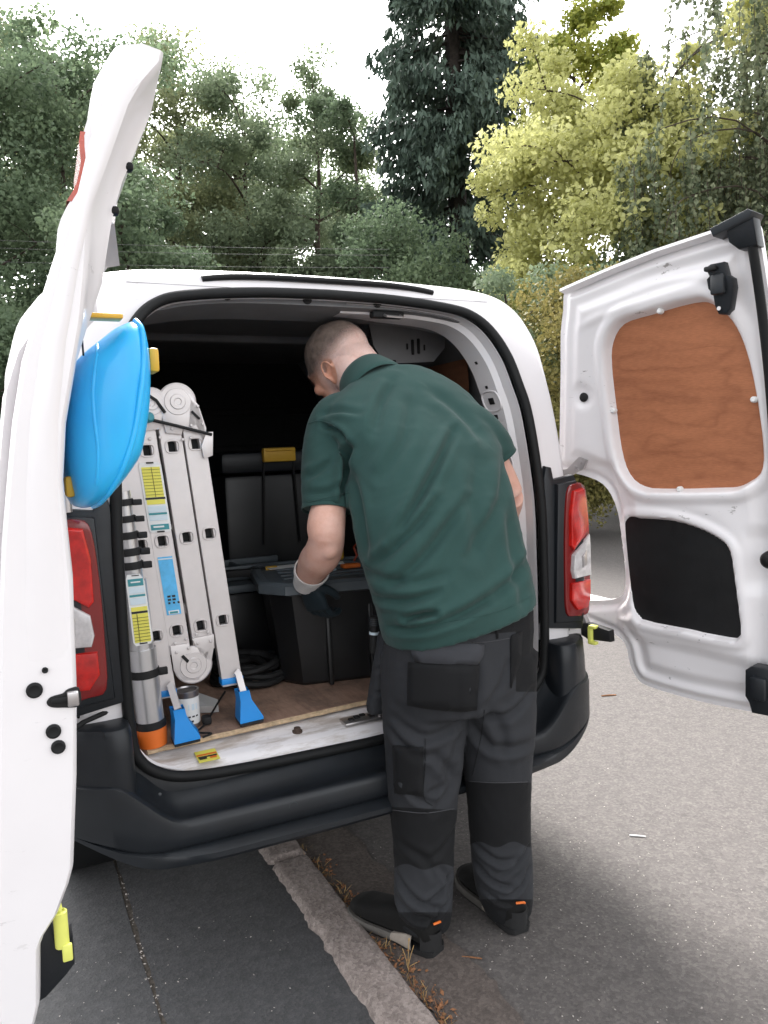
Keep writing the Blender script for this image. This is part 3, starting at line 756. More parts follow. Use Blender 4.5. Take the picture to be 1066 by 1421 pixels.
# ---- left rear door, open square to the van, seen along its free edge
ni = [(.560, -.082), (.590, -.078), (.612, -.070), (.63, -.065), (.70, -.060), (.714, -.054), (.737, -.037), (.771, -.022), (.79, -.016), (.90, -.005), (1.0, .002), (1.14, .007), (1.2, .005), (1.26, .004), (1.33, .012), (1.405, .029), (1.447, .044), (1.504, .066), (1.583, .083), (1.63, .098), (1.656, .110), (1.70, .130), (1.723, .140), (1.755, .149), (1.768, .152)]
no = [(1.772, .118), (1.766, .092), (1.755, .084), (1.724, .066), (1.68, .064), (1.648, .065), (1.62, .058), (1.595, .042), (1.56, .024), (1.51, .005), (1.449, -.017), (1.40, -.034), (1.33, -.049), (1.266, -.059), (1.192, -.070), (1.1, -.080), (.95, -.092), (.8, -.104), (.7, -.112), (.6, -.118), (.556, -.114)]
contour = [(w, n) for w, n in ni] + [(w, n) for w, n in no]
def bow(t): return .08 * ((.862 - t) / .862) ** 2
def fl(w): return .004 + .026 * sst(1.40, 1.56, w) * (1 - sst(1.705, 1.752, w))
def Lsec(t, gi=0., go=0., drop=0., flange=0.):
    out = []
    for k, (w, n) in enumerate(contour):
        inner = k < len(ni)
        ww = w - drop * sst(1.45, 1.77, w)
        if inner: n = n - gi - flange * fl(w)
        else: n = n + go
        out.append(LD(t, n if inner else n + bow(t), ww))
    return out
lps = [Lsec(.02, drop=.07), Lsec(.2, drop=.03), Lsec(.4, drop=.014), Lsec(.6, drop=.005), Lsec(.75, drop=.002), Lsec(.795), Lsec(.80, flange=.25), Lsec(.845, flange=.85), Lsec(.857, gi=.001, go=.001, flange=1.), Lsec(.862, gi=.005, go=.005, flange=1.)]
door_l = rings('rear_door', lps, 'white', van, True, True, 40)
door_l['label'] = 'left rear door standing open, seen along its tall white free edge'
bm = bmesh.new(); bm.from_mesh(door_l.data); bmesh.ops.triangulate(bm, faces=[f for f in bm.faces if len(f.verts) > 4]); bm.to_mesh(door_l.data); bm.free()
# outer bulge of the skin below the glass
bul = []
for w, n in [(1.45, -.012), (1.415, -.036), (1.37, -.052), (1.30, -.063), (1.2, -.078), (1.1, -.090), (.9, -.105), (.6, -.125)]:
    bul.append([LD(.80, n + .02, w), LD(.815, n, w), LD(.70, n - .008 + bow(.7), w), LD(.3, n - .010 + bow(.3), w), LD(.05, n + .02 + bow(.05), w)])
rings('outer_skin', bul, 'white', door_l, False, False, 50)
# shallow pressing along the free edge that fades out at both ends
pw = [(1.735, .070, .125), (1.70, .058, .104), (1.64, .040, .080), (1.583, .027, .056), (1.504, .002, .036), (1.42, -.028, .018), (1.33, -.049, .004), (1.24, -.062, -.002), (1.12, -.078, -.001), (1.05, -.084, -.003)]
rings('edge_pressing', [[LD(.8618 + e * sst(1.03, 1.2, w) * sst(1.74, 1.66, w), n0 + (n1 - n0) * a, w) for a, e in [(.30, -.002), (.40, .003), (.52, .006), (.74, .006), (.86, .003), (.95, -.002)]] for w, n0, n1 in pw], 'white', door_l, False, False, 80)
for w, n in [(1.652, .111), (1.596, .090)]:
    box('rubber_buffer', LD(.79, n - .003, w), (.012, .016, .011), 'rubber', door_l, .004)
MT['brake_red'] = M('brake_light_red', (.42, .06, .03), .25, var=.3, vs=40, coat=.5)
def nout(w): return float(np.interp(w, [q[0] for q in reversed(no)], [q[1] for q in reversed(no)]))
bw = np.linspace(1.49, 1.705, 18)
def bl_h(w): return .011 * sst(1.53, 1.58, w) * sst(1.72, 1.67, w)
rings('high_brake_light', [[LD(t, nout(w) - bl_h(w) * k + bow(t), w) for w in bw] for t, k in [(.805, 0.), (.80, 1.), (.79, 1.), (.64, 1.), (.60, 1.), (.55, .2)]], 'white', door_l, False, False, 40)
rings('brake_light_lens', [[LD(t, nout(w) - bl_h(w) - d * .55 + bow(t), w) for w in np.linspace(1.60, 1.685, 8)] for t, d in [(.801, -.006), (.801, .007), (.64, .007)]], 'brake_red', door_l, False, False, 40)
# lock slot, plugs on the free edge
def lpx(n, w, r):
    lathe('plug', [(0, r), (.003, r), (.0045, r * .75), (.0035, r * .35)], LD(.862, n, w), LD(1, 0, 0) - LD(0, 0, 0), 'rubber', door_l, 18)
lpx(-.048, 1.017, .0092); lpx(-.031, .964, .0086); lpx(-.027, .944, .0082); lpx(-.035, 1.039, .0035)
tL = LD(1, 0, 0) - LD(0, 0, 0); nL = LD(0, 1, 0) - LD(0, 0, 0); rotL = Matrix((tL, nL, Vector((0, 0, 1)))).transposed()
prism('lock_slot', cr([(a, b, 0) for a, b in [(-.036, 1.000), (-.031, 1.006), (-.018, 1.008), (-.012, 1.012), (.0005, 1.012), (.0005, .990), (-.02, .991), (-.032, .994)]], 3, True), lambda a, w, d: LD(.862 + d, a, w), .0025, 'black_matt', door_l, .0008)
box('lock_bolt', LD(.866, -.007, 1.001), (.012, .013, .018), 'chrome', door_l, .002, 2, rotL)
box('lock_bolt', LD(.865, -.02, 1.001), (.008, .022, .008), 'rubber', door_l, .002, 2, rotL)
# lower catch: black moulding and yellow sleeve beside the free edge
lc = prism('lower_catch', [(-.10, .70), (-.052, .705), (-.046, .682), (-.033, .676), (-.026, .682), (-.026, .645), (-.036, .634), (-.062, .612), (-.10, .60)], lambda a, w, d: LD(.79 + d, a, w), .035, 'plastic', door_l, .003)
lathe('yellow_sleeve', [(0, .0085), (.045, .0085), (.046, .0060), (.044, .0055)], LD(.835, -.039, .680), (0, 0, 1), 'lime', lc, 14)
lathe('yellow_tip', [(0, .0045), (.02, .0015)], LD(.835, -.040, .728), (0, 0, 1), 'lime', lc, 10)
box('sleeve_clip', LD(.842, -.034, .674), (.006, .012, .022), 'lime', lc, .002, 2, rotL)
# number of small closing details on the pillar behind: upper hinge of the left door
lathe('hinge_pin', [(-.02, .012), (.02, .012)], (U0 - .70, -.012, 1.185), (0, 0, 1), 'chrome', van, 12)
tube('check_strap', [(U0 - .645, .0, .70), (U0 - .70, -.03, .695), LD(.10, .0, .69)], .006, 'black_matt', van, 8)
# ------------------------------------------------------------------ things in the load bay
FZ = .571
# folding ladder: four sections folded against each other, stile faces towards the camera
lad = Frame('folding_ladder', 'folded aluminium multi-section ladder with blue feet leaning in the load bay', 'ladder', (-.44, .13, FZ))
TILT = -.096
LDW = .0535
def stile(uc, w0, w1, holes, v0=.13, v1=.155, hs=.0125):
    ss = [w0] + [x for h in holes for x in (h - hs, h + hs)] + [w1]
    cs_ = [-LDW / 2, -.010, .010, LDW / 2]
    P = lambda c, w, v: lad.L((uc + TILT * (w - .84) + c, v, w))
    vs, fs = [], []; id_ = {}
    def vid(i, j, k):
        if (i, j, k) not in id_: id_[(i, j, k)] = len(vs); vs.append(P(cs_[i], ss[j], (v0, v1)[k]))
        return id_[(i, j, k)]
    for j in range(len(ss) - 1):
        hole = j % 2 == 1
        for i in range(3):
            if hole and i == 1:
                for a, b in (((1, j), (2, j)), ((2, j), (2, j + 1)), ((2, j + 1), (1, j + 1)), ((1, j + 1), (1, j))):
                    fs.append((vid(*a, 0), vid(*b, 0), vid(*b, 1), vid(*a, 1)))
                continue
            for k in (0, 1): fs.append((vid(i, j, k), vid(i + 1, j, k), vid(i + 1, j + 1, k), vid(i, j + 1, k)))
        for i in (0, 3): fs.append((vid(i, j, 0), vid(i, j + 1, 0), vid(i, j + 1, 1), vid(i, j, 1)))
    n = len(ss) - 1
    for i in range(3):
        fs.append((vid(i, 0, 0), vid(i + 1, 0, 0), vid(i + 1, 0, 1), vid(i, 0, 1))); fs.append((vid(i, n, 0), vid(i + 1, n, 0), vid(i + 1, n, 1), vid(i, n, 1)))
    o = mesh('stile', vs, fs, 'alu', lad.o)
    bv = o.modifiers.new('bevel', 'BEVEL'); bv.width = .0015; bv.segments = 2; bv.limit_method = 'ANGLE'
    return o
SU = [-.530, -.4775, -.4155, -.357]
HOL = [[.829, 1.061, 1.285], [.836, 1.067, 1.294], [.84, 1.071, 1.301], [.847, 1.076, 1.306]]
ENDS = [(.665, 1.35), (.775, 1.345), (.775, 1.375), (.668, 1.352)]
for k in range(4):
    so_ = stile(SU[k], *ENDS[k], HOL[k])
    stile(SU[k], *ENDS[k], HOL[k], .46, .485)
    for h in HOL[k]:
        c = SU[k] + TILT * (h - .84)
        q = [(c - .0135, h - .0125), (c + .0135, h - .0125), (c + .0135, h + .0125), (c - .0135, h + .0125)]
        rim = [lad.L((x, .1285, w)) for x, w in [(p.x, p.y) for p in cr([(a, b, 0) for a, b in q], 4, True)]]
        tube('rung_rim', rim, .0022, 'alu', so_, 6, True)
        pr_ = [lad.L((x, v, w)) for v in (.14, .47) for x, w in q]
        mesh('rung', pr_, [(0, 1, 5, 4), (1, 2, 6, 5), (2, 3, 7, 6), (3, 0, 4, 7)], 'alu', lad.o)
        mesh('rung_hollow', [lad.L((x * .999, .150, w)) for x, w in q], [(0, 1, 2, 3)], 'black_matt', so_)
def rivets(o, pts, v=.1275):
    for u, w in pts: lathe('rivet', [(0, .0042), (.0015, .004), (.003, .0022)], lad.L((u, v, w)), (0, -1, 0), 'alu', o, 10)
def hinge(uc, wc, r, plates, name='hinge'):
    o = lathe(name, [(0, r), (.010, r), (.013, r * .93), (.0125, r * .72), (.015, r * .68), (.015, r * .42), (.018, r * .38), (.018, r * .2), (.016, r * .16)], lad.L((uc, .135, wc)), (0, -1, 0), 'alu', lad.o, 36)
    for poly in plates: prism('hinge_plate', poly, lambda x, w, d: lad.L((x, .127 - d, w)), .005, 'alu', o, .0015)
    return o
h1 = hinge(-.442, 1.412, .047, [[(-.475, 1.335), (-.437, 1.33), (-.432, 1.345), (-.40, 1.352), (-.376, 1.332), (-.372, 1.30), (-.382, 1.37), (-.392, 1.405), (-.41, 1.43), (-.44, 1.44), (-.478, 1.43), (-.487, 1.40)], [(-.420, 1.345), (-.376, 1.325), (-.374, 1.345), (-.388, 1.395), (-.41, 1.42)]])
rivets(h1, [(-.393, 1.40), (-.383, 1.355), (-.412, 1.352), (-.46, 1.345), (-.415, 1.322), (-.435, 1.318)], .121)
box('lock_lever', lad.L((-.40, .119, 1.378)), (.028, .004, .006), 'black_matt', h1, .0015, 2, Matrix.Rotation(.8, 3, 'Y'))
h0 = hinge(-.505, 1.408, .040, [[(-.545, 1.34), (-.487, 1.345), (-.478, 1.40), (-.50, 1.43), (-.545, 1.41)]], 'hinge')
tube('release_cable', [lad.L((-.53, .118, 1.44)), lad.L((-.495, .115, 1.415)), lad.L((-.475, .118, 1.385))], .004, 'black_matt', h0, 6)
rivets(lad.o, [(-.545, 1.345), (-.52, 1.35), (-.543, 1.318), (-.514, 1.322), (-.491, 1.352), (-.489, 1.325)])
h2 = hinge(-.442, .742, .049, [[(-.497, .80), (-.452, .80), (-.448, .79), (-.42, .785), (-.40, .77), (-.43, .70), (-.47, .705), (-.492, .735)], [(-.442, .81), (-.385, .815), (-.385, .79), (-.395, .745), (-.42, .76)]])
rivets(h2, [(-.485, .805), (-.457, .812), (-.483, .782), (-.452, .788), (-.43, .82), (-.40, .822), (-.428, .797), (-.395, .798)], .121)
box('lock_lever', lad.L((-.462, .119, .762)), (.024, .004, .008), 'black_matt', h2, .0015, 2, Matrix.Rotation(.9, 3, 'Y'))
# blue feet on folding arms
def foot(uc, wb, ub, vb, wblk):
    prism('foot_cap', [(uc - .030, wb - .006), (uc + .028, wb - .006), (uc + .028, wb + .010), (uc - .030, wb + .010)], lambda x, w, d: lad.L((x, .125 + d, w)), .036, 'blue', lad.o, .003)
    arm = [lad.L((uc + .008, .122, wb + .026)), lad.L((uc + .012, .118, wb + .022)), lad.L((ub - .010, vb + .002, wblk + .030))]
    tube('foot_arm', arm, .0115, 'alu', lad.o, 4)
    top = [(-.014, -.015), (.014, -.015), (.017, .02), (-.017, .02)]; bot = [(-.030, -.028), (.034, -.022), (.040, .03), (-.026, .036)]
    l0 = [lad.L((ub + x - .012, vb + y, wblk + .038)) for x, y in top]; l1 = [lad.L((ub + x * 1.05 - .008, vb + y, wblk + .012)) for x, y in top]
    l2 = [lad.L((ub + x, vb + y, wblk - .036)) for x, y in bot]; l3 = [lad.L((ub + x, vb + y, wblk - .043)) for x, y in bot]
    o = rings('foot', [l0, l1, l2, l3], 'blue', lad.o, True, True, 25)
    rings('foot_sole', [[Vector((p.x, p.y, wblk - .0435 - FZ)) for p in l3], [Vector((p.x, p.y, wblk - .050 - FZ)) for p in l3]], 'plastic', lad.o, True, True)
foot(SU[0] + .0155, .676, -.489, .055, FZ + .052)
foot(SU[3] + .0165, .680, -.312, .10, FZ + .054)
# printed labels
def label_(poly, m, nm='label', v=.1292, d=.0008, par=None):
    prism(nm, poly, lambda x, w, dd: lad.L((x + TILT * (w - .84), v - dd, w)), d, m, par or lad.o)
tagb = SU[1]
label_([(tagb - .027, 1.095), (tagb - .022, 1.090), (tagb + .022, 1.090), (tagb + .027, 1.096), (tagb + .027, 1.258), (tagb + .022, 1.264), (tagb - .022, 1.264), (tagb - .027, 1.258)], 'paper', 'inspection_tag', .1292, .002)
def lab(x0, x1, w0, w1, m, v=.1270): label_([(x0, w0), (x1, w0), (x1, w1), (x0, w1)], m, 'printed_field', v)
lab(tagb - .022, tagb + .022, 1.178, 1.253, 'label_yellow'); lab(tagb - .022, tagb + .022, 1.160, 1.172, 'label_yellow'); lab(tagb - .024, tagb + .024, 1.1725, 1.1775, 'ink')
for k in range(9): lab(tagb - .022, tagb + .022, 1.184 + k * .0078, 1.1848 + k * .0078, 'ink', .1261)
lab(tagb + .001, tagb + .002, 1.178, 1.253, 'ink', .1261)
lab(tagb - .022, tagb + .022, 1.140, 1.156, 'label_pale'); lab(tagb - .022, tagb + .022, 1.120, 1.133, 'label_pale'); lab(tagb - .022, tagb + .022, 1.134, 1.139, 'label_teal'); lab(tagb - .022, tagb + .022, 1.096, 1.110, 'label_teal'); lab(tagb - .016, tagb + .010, 1.102, 1.106, 'paper', .1261)
for w in (1.2635, 1.0915): lab(tagb - .009, tagb + .009, w - .002, w + .002, 'ink', .1255)
lab(tagb - .018, tagb + .018, .878, 1.027, 'label_blue', .1292)
for i in range(3):
    for j in range(2 if i < 2 else 3):
        lab(tagb - .010 + j * .0115, tagb - .002 + j * .0115 - (.003 if i == 2 else 0), .906 + (2 - i) * .0085, .911 + (2 - i) * .0085, 'ink', .1282)
lab(tagb - .013, tagb + .013, .880, .889, 'paper', .1282); lab(tagb - .010, tagb + .010, .8815, .8865, 'label_teal', .1274)
lab(tagb - .018, tagb + .018, 1.020, 1.0235, 'label_pale', .1282)
# bungee strap across the ladder, teal toggle
bs = Frame('bungee_strap', 'black bungee strap with teal toggle stretched across the ladder top', 'strap', (-.52, .11, 1.36))
tube('cord', [bs.L((-.60, .10, 1.385)), bs.L((-.525, .113, 1.372)), bs.L((-.45, .112, 1.352)), bs.L((-.362, .118, 1.328))], .0040, 'black_matt', bs.o, 8)
lathe('toggle', [(0, .008), (.006, .013), (.02, .013), (.026, .008)], bs.L((-.522, .118, 1.372)), (.3, -1, .1), 'teal', bs.o, 16)
prism('hook_plate', [(-.375, 1.335), (-.358, 1.335), (-.362, 1.275), (-.385, 1.268), (-.390, 1.30)], lambda x, w, d: bs.L((x, .122 - d, w)), .003, 'alu', bs.o, .001)

# telescopic ladder stile: stacked tubes with black collars and an orange foot
tel = Frame('telescopic_ladder', 'silver telescopic tube with black collars and orange foot beside the door seal', 'ladder', (-.560, .085, FZ))
tA, tB = Vector((-.560, .085, FZ)), Vector((-.592, .085, 1.20)); td = (tB - tA).normalized()
def tz(w): return tA + td * ((w - FZ) / td.z)
lathe('foot', [(0, .034), (.03, .037), (.045, .037), (.05, .03)], tel.L(tA), td, 'orange', tel.o, 24)
lathe('collar', [(.046, .037), (.062, .037), (.064, .034)], tel.L(tA), td, 'black_matt', tel.o, 24)
seg = [(.632, .815, .0335), (.80, .985, .030), (.975, 1.055, .0235), (1.05, 1.095, .0215), (1.09, 1.135, .0195), (1.13, 1.20, .0175)]
for a, b, r in seg: lathe('tube_section', [(0, r), (b - a, r)], tel.L(tz(a)), td, 'alu_tube', tel.o, 24)
for w, r, h in [(.745, .0360, .018), (1.045, .0275, .016), (1.085, .0255, .015), (1.125, .0235, .014), (1.165, .022, .014), (1.012, .0285, .016)]:
    c = lathe('collar', [(0, r), (h, r), (h + .002, r * .9)], tel.L(tz(w)), td, 'black_matt', tel.o, 20)
    box('collar_lug', tel.L(tz(w + h / 2)) + Vector((r + .006, -.012, 0)), (.022, .012, h), 'black_matt', c, .002)
def tcard(poly, m, nm, off): prism(nm, poly, lambda x, w, d: tel.L(tz(w)) + Vector((x, -.0345 - off - d, 0)), .0012, m, tel.o)
tcard([(-.022, .838), (-.016, .830), (.018, .832), (.024, .842), (.020, .985), (.012, 1.003), (-.018, 1.003), (-.022, .99)], 'paper', 'inspection_tag', 0)
for x0, x1, w0, w1, m, of in [(-.018, .019, .838, .908, 'label_yellow', .0014), (-.018, .019, .914, .924, 'label_yellow', .0014), (-.018, .019, .9085, .9135, 'ink', .0014), (-.018, .017, .975, .992, 'label_teal', .0014), (-.018, .018, .957, .972, 'label_pale', .0014), (-.018, .018, .930, .946, 'label_pale', .0014), (-.018, .018, .949, .954, 'label_teal', .0014), (-.012, .010, .983, .986, 'paper', .0028), (-.008, .009, .999, 1.001, 'ink', .0014), (-.008, .010, .8335, .8365, 'ink', .0014)] + [(-.018, .019, .843 + k * .0078, .8438 + k * .0078, 'ink', .0028) for k in range(8)] + [(-.007, -.006, .838, .908, 'ink', .0028)]:
    tcard([(x0, w0), (x1, w0), (x1, w1), (x0, w1)], m, 'printed_field', of)

# paint tin
PT = (-.456, .165)
pt = Frame('paint_tin', 'small paint tin with white label on the floor between the ladder feet', 'tin', (PT[0], PT[1], FZ))
lathe('can', [(0, .0300), (.002, .0312), (.094, .0312), (.096, .0325), (.099, .0325), (.099, .0275), (.095, .0265), (.0945, .004)], pt.L((PT[0], PT[1], FZ)), (0, 0, 1), 'chrome', pt.o, 32)
lv, lf = [], []
for i, a in enumerate(np.linspace(-2.6, .3, 18)):
    for z in (.012, .082): lv.append(pt.L((PT[0] + .0318 * math.cos(a), PT[1] + .0318 * math.sin(a), FZ + z)))
for i in range(17): lf.append((2 * i, 2 * i + 2, 2 * i + 3, 2 * i + 1))
mesh('label', lv, lf, 'paper', pt.o, 60)
def tin_mark(a0, a1, z0, z1, m):
    v = [pt.L((PT[0] + .0323 * math.cos(a), PT[1] + .0323 * math.sin(a), FZ + z)) for a in (a0, (a0 + a1) / 2, a1) for z in (z0, z1)]
    mesh('printed_mark', v, [(0, 2, 3, 1), (2, 4, 5, 3)], m, pt.o)
for k in range(3): tin_mark(-1.75 + k * .34, -1.52 + k * .34, .031, .035, 'ink')
tin_mark(-1.7, -.9, .05, .066, 'label_pale'); tin_mark(-1.5, -1.3, .018, .023, 'ink')
# pale offcut with a black charger lead
oc = Frame('card_offcut', 'pale grey folded card lying behind the paint tin', 'card', (-.385, .30, FZ))
mesh('card', [oc.L(p) for p in [(-.425, .25, FZ + .002), (-.36, .22, FZ + .002), (-.335, .33, FZ + .002), (-.40, .37, FZ + .03), (-.42, .34, FZ + .035)]], [(0, 1, 2, 3, 4)], 'paper', oc.o)
mesh('card_flap', [oc.L(p) for p in [(-.425, .25, FZ + .003), (-.36, .22, FZ + .003), (-.365, .21, FZ + .024), (-.43, .24, FZ + .024)]], [(0, 1, 2, 3)], 'paper', oc.o)
cl = Frame('charger_lead', 'short black lead with plug lying across the floor by the paint tin', 'cable', (-.40, .15, FZ))
tube('lead', cr([cl.L(p) for p in [(-.335, .24, FZ + .05), (-.37, .2, FZ + .03), (-.41, .15, FZ + .008), (-.43, .12, FZ + .006), (-.45, .09, FZ + .006), (-.42, .065, FZ + .005), (-.445, .05, FZ + .005)]], 5), .0028, 'black_matt', cl.o, 6)
box('plug', cl.L((-.412, .145, FZ + .014)), (.022, .03, .022), 'black_matt', cl.o, .005)
# coil of black hose on the floor
co = Frame('cable_coil', 'coil of black hose lying on the plywood floor right of the ladder', 'coil', (-.20, .45, FZ))
pts = []
for i in range(150):
    a = i * .26; r = .075 + .02 * math.sin(i * .11) + .012 * math.sin(i * .37)
    pts.append(co.L((-.205 + r * 1.25 * math.cos(a), .47 + r * 1.15 * math.sin(a), FZ + .012 + .00035 * i + .006 * math.sin(i * .9))))
tube('hose', pts, .011, 'black_matt', co.o, 7)

# big storage box with grey lid
bx = Frame('storage_box', 'large black storage box with grey lid in front of the man', 'storage box', (.165, .445, FZ))
bx.o.rotation_euler.z = YAW - R(12)
def bxl(x, y, z): return Vector((x, y, z))
def chloop(hx, hy, c, z): return [bxl(*p, z) for p in [(-hx + c, -hy), (hx - c, -hy), (hx, -hy + c), (hx, hy - c), (hx - c, hy), (-hx + c, hy), (-hx, hy - c), (-hx, -hy + c)]]
MT['box_black'] = M('black_box_plastic', (.009, .0095, .0105), .4, var=.15)
MT['box_lid'] = M('slate_grey_lid_plastic', (.085, .102, .115), .45, var=.15, bump=.1)
bb = rings('tub', [chloop(.255, .17, .05, 0.), chloop(.265, .18, .055, .01), chloop(.297, .205, .06, .292)], 'box_black', bx.o, True, True, 30)
for x in (-.13, .0, .13): box('tub_rib', (x, -.199, .145), (.014, .02, .28), 'box_black', bb, .004, 2, Matrix.Rotation(-.09, 3, 'X'))
ld = rings('lid', [chloop(.305, .215, .065, .283), chloop(.328, .235, .07, .290), chloop(.328, .235, .07, .315), chloop(.318, .225, .066, .324), chloop(.298, .205, .06, .324), chloop(.293, .20, .06, .318)], 'box_lid', bx.o, True, True, 30)
for y in (-.12, -.06, 0, .06, .12): box('lid_ridge', (0, y, .320), (.50, .016, .006), 'box_lid', ld, .002)
# black toolbox behind with yellow latch
tb = Frame('tool_chest', 'tall black tool chest with yellow latch at the back of the load bay', 'tool chest', (.10, 1.10, FZ))
tbx = lambda x, y, z: tb.L((x, y, z))
vsb, fsb = box_data(tb.L((.115, 1.12, FZ + .31)), (.47, .36, .62), .02); cb = mesh('chest_body', vsb, fsb, 'box_black', tb.o, 35)
box('chest_lid', tb.L((.115, 1.12, FZ + .665)), (.49, .38, .08), 'plastic', tb.o, .02)
la2 = box('latch', tb.L((.085, .915, 1.262)), (.125, .03, .052), 'yellow', tb.o, .006)
box('latch_ridge', tb.L((.085, .898, 1.28)), (.11, .008, .010), 'yellow', la2, .003)
for x in (.03, .145): tube('latch_strap', [tb.L((x, .932, 1.235)), tb.L((x + (x - .085) * .25, .932, .93))], .005, 'black_matt', tb.o, 6)
# slate second tote under and behind
t2 = Frame('storage_box', 'low black box with slate lid between ladder and tool chest', 'storage box', (-.10, .88, FZ))
box('tub', t2.L((-.16, .86, FZ + .12)), (.30, .40, .24), 'box_black', t2.o, .015)
box('lid', t2.L((-.16, .86, FZ + .255)), (.33, .43, .03), 'box_lid', t2.o, .01)
# black level with yellow ends resting on the lids
lv_ = Frame('spirit_level', 'black spirit level with yellow tips lying on the box lid by the ladder', 'spirit level', (-.15, .62, FZ + .30))
rotl = Matrix.Rotation(R(-14), 3, 'Z')
box('bar', Vector((0, 0, .012)), (.20, .03, .024), 'black_matt', lv_.o, .004, 2, rotl)
for sx in (-1, 1): box('end_cap', rotl @ Vector((sx * .085, 0, .014)), (.04, .034, .026), 'yellow', lv_.o, .004, 2, rotl)
tr = Frame('tool_tray', 'open slate grey tool tray lying on the box behind the level', 'tray', (-.08, .80, FZ + .272))
box('tray_base', Vector((0, 0, .015)), (.26, .18, .03), 'box_lid', tr.o, .008)
for y in (-.085, .085): box('tray_rim', Vector((0, y, .035)), (.26, .012, .03), 'box_lid', tr.o, .004)
box('tray_divider', Vector((-.05, 0, .03)), (.012, .16, .03), 'box_lid', tr.o, .004)
# paper, card, small parts on the lid
def lid_item(name, label, cat, x, y, s, mat, rot=0., z=.3245):
    o = box(name, (0, 0, s[2] / 2), s, mat, None, min(s) * .2, 1)
    Rz = YAW - R(12); b = fromv(.165, .445, FZ)
    o.location = b + Matrix.Rotation(Rz, 3, 'Z') @ Vector((x, y, z)); o.rotation_euler = (0, 0, Rz + rot)
    return props(o, label, cat)
lid_item('paper_sheet', 'white paper slip on the grey lid left of the elbow', 'paper', -.215, .09, (.12, .06, .001), 'paper', .2)
lid_item('paper_sheet', 'white folded paper on the grey lid between arm and shirt', 'paper', -.075, .085, (.11, .05, .002), 'paper', -.1)
lid_item('tape_measure', 'small orange tool on the grey lid beside the shirt', 'tool', -.02, -.03, (.06, .03, .012), 'orange', .1)
lid_item('blister_pack', 'small clear plastic pack on the grey lid behind the wrist', 'packet', -.09, -.06, (.03, .02, .006), 'label_pale', .4)
lid_item('yellow_tool_case', 'yellow upright tool half hidden behind the green shirt', 'tool', -.02, .16, (.03, .03, .13), 'yellow', .2)
o = tube('red_cable', [(0, 0, 0), (.01, .0, .02), (.0, .01, .045), (.015, 0, .065)], .004, M('red_cable', (.35, .05, .02), .5), None, 6)
o.location = fromv(.165, .445, FZ) + Matrix.Rotation(YAW - R(12), 3, 'Z') @ Vector((.02, .10, .3245)); props(o, 'short dark red cable standing on the lid beside the shirt', 'cable')

# blue moulded case hanging inside the left door
bc = Frame('blue_case', 'bright blue plastic clamshell case with yellow catches hanging inside the left door', 'case', (-.70, -.55, 1.20))
oc_ = [(.143, 1.506), (.155, 1.495), (.161, 1.44), (.156, 1.375), (.143, 1.315), (.128, 1.278), (.081, 1.226), (.045, 1.209), (.022, 1.225), (.014, 1.30), (.020, 1.37), (.045, 1.44), (.087, 1.478), (.118, 1.50)]
TC = .55
oc_ = [(.014 + (a - .014) * .90, 1.209 + (b - 1.209) * .935) for a, b in oc_]
ring0 = cr([(a, b, 0) for a, b in oc_], 4, True)
cn = sum((p for p in ring0), Vector()) / len(ring0)
lps = []
for t, k in [(-.165, .30), (-.160, .55), (-.145, .76), (-.115, .90), (-.06, .98), (0, 1.), (.06, .98), (.115, .90), (.145, .76), (.160, .55), (.165, .3)]:
    lps.append([bc.L(LD(TC + t, cn.x + (p.x - cn.x) * k, cn.y + (p.y - cn.y) * (k * .6 + .4))) for p in ring0])
cs0 = rings('shell', lps, 'blue_shell', bc.o, True, True, 60)
mesh('shell_end', lps[0], [tuple(range(len(lps[0])))], 'blue_shell', cs0)
# the seam where both halves meet, and the raised bands beside it
seam = [(.138, 1.510), (.140, 1.47), (.132, 1.40), (.116, 1.33), (.095, 1.27), (.068, 1.225), (.052, 1.208)]
stv = [v.co.copy() for v in cs0.data.vertices]
sht = BVHTree.FromPolygons(stv, [tuple(p.vertices) for p in cs0.data.polygons])
def on_shell(pts, r, nm, lift=.0008):
    P = []
    for p in cr([(.014 + (a_ - .014) * .90, 1.209 + (b_ - 1.209) * .935, 0) for a_, b_ in pts], 5):
        o_ = bc.L(LD(TC + .6, p.x, p.y)); h_, n_, _, _ = sht.ray_cast(o_, LD(0, 0, 0) - LD(1, 0, 0))
        if h_ is not None: P.append(h_ + n_ * lift)
    if len(P) > 2: tube(nm, P, r, 'blue_shell', bc.o, 8)
on_shell([(.136, 1.498), (.138, 1.46), (.131, 1.40), (.116, 1.33), (.095, 1.275), (.070, 1.232), (.056, 1.215)], .0042, 'seam_flange')
on_shell([(.075, 1.462), (.060, 1.40), (.058, 1.35), (.060, 1.30), (.055, 1.25)], .0030, 'moulded_rib', -.001)
box('catch', bc.L(LD(TC + .09, .147, 1.425)), (.014, .045, .035), 'yellow', bc.o, .004)
box('catch', bc.L(LD(TC + .09, .02, 1.245)), (.012, .03, .03), 'yellow', bc.o, .004)
tube('carry_cord', [bc.L(LD(.70, .052, 1.50)), bc.L(LD(.68, .048, 1.46)), bc.L(LD(.66, .05, 1.43))], .0015, 'black_matt', bc.o, 5)
hk = box('yellow_clip', LD(.70, .075, 1.478), (.05, .03, .007), 'yellow', van, .002)
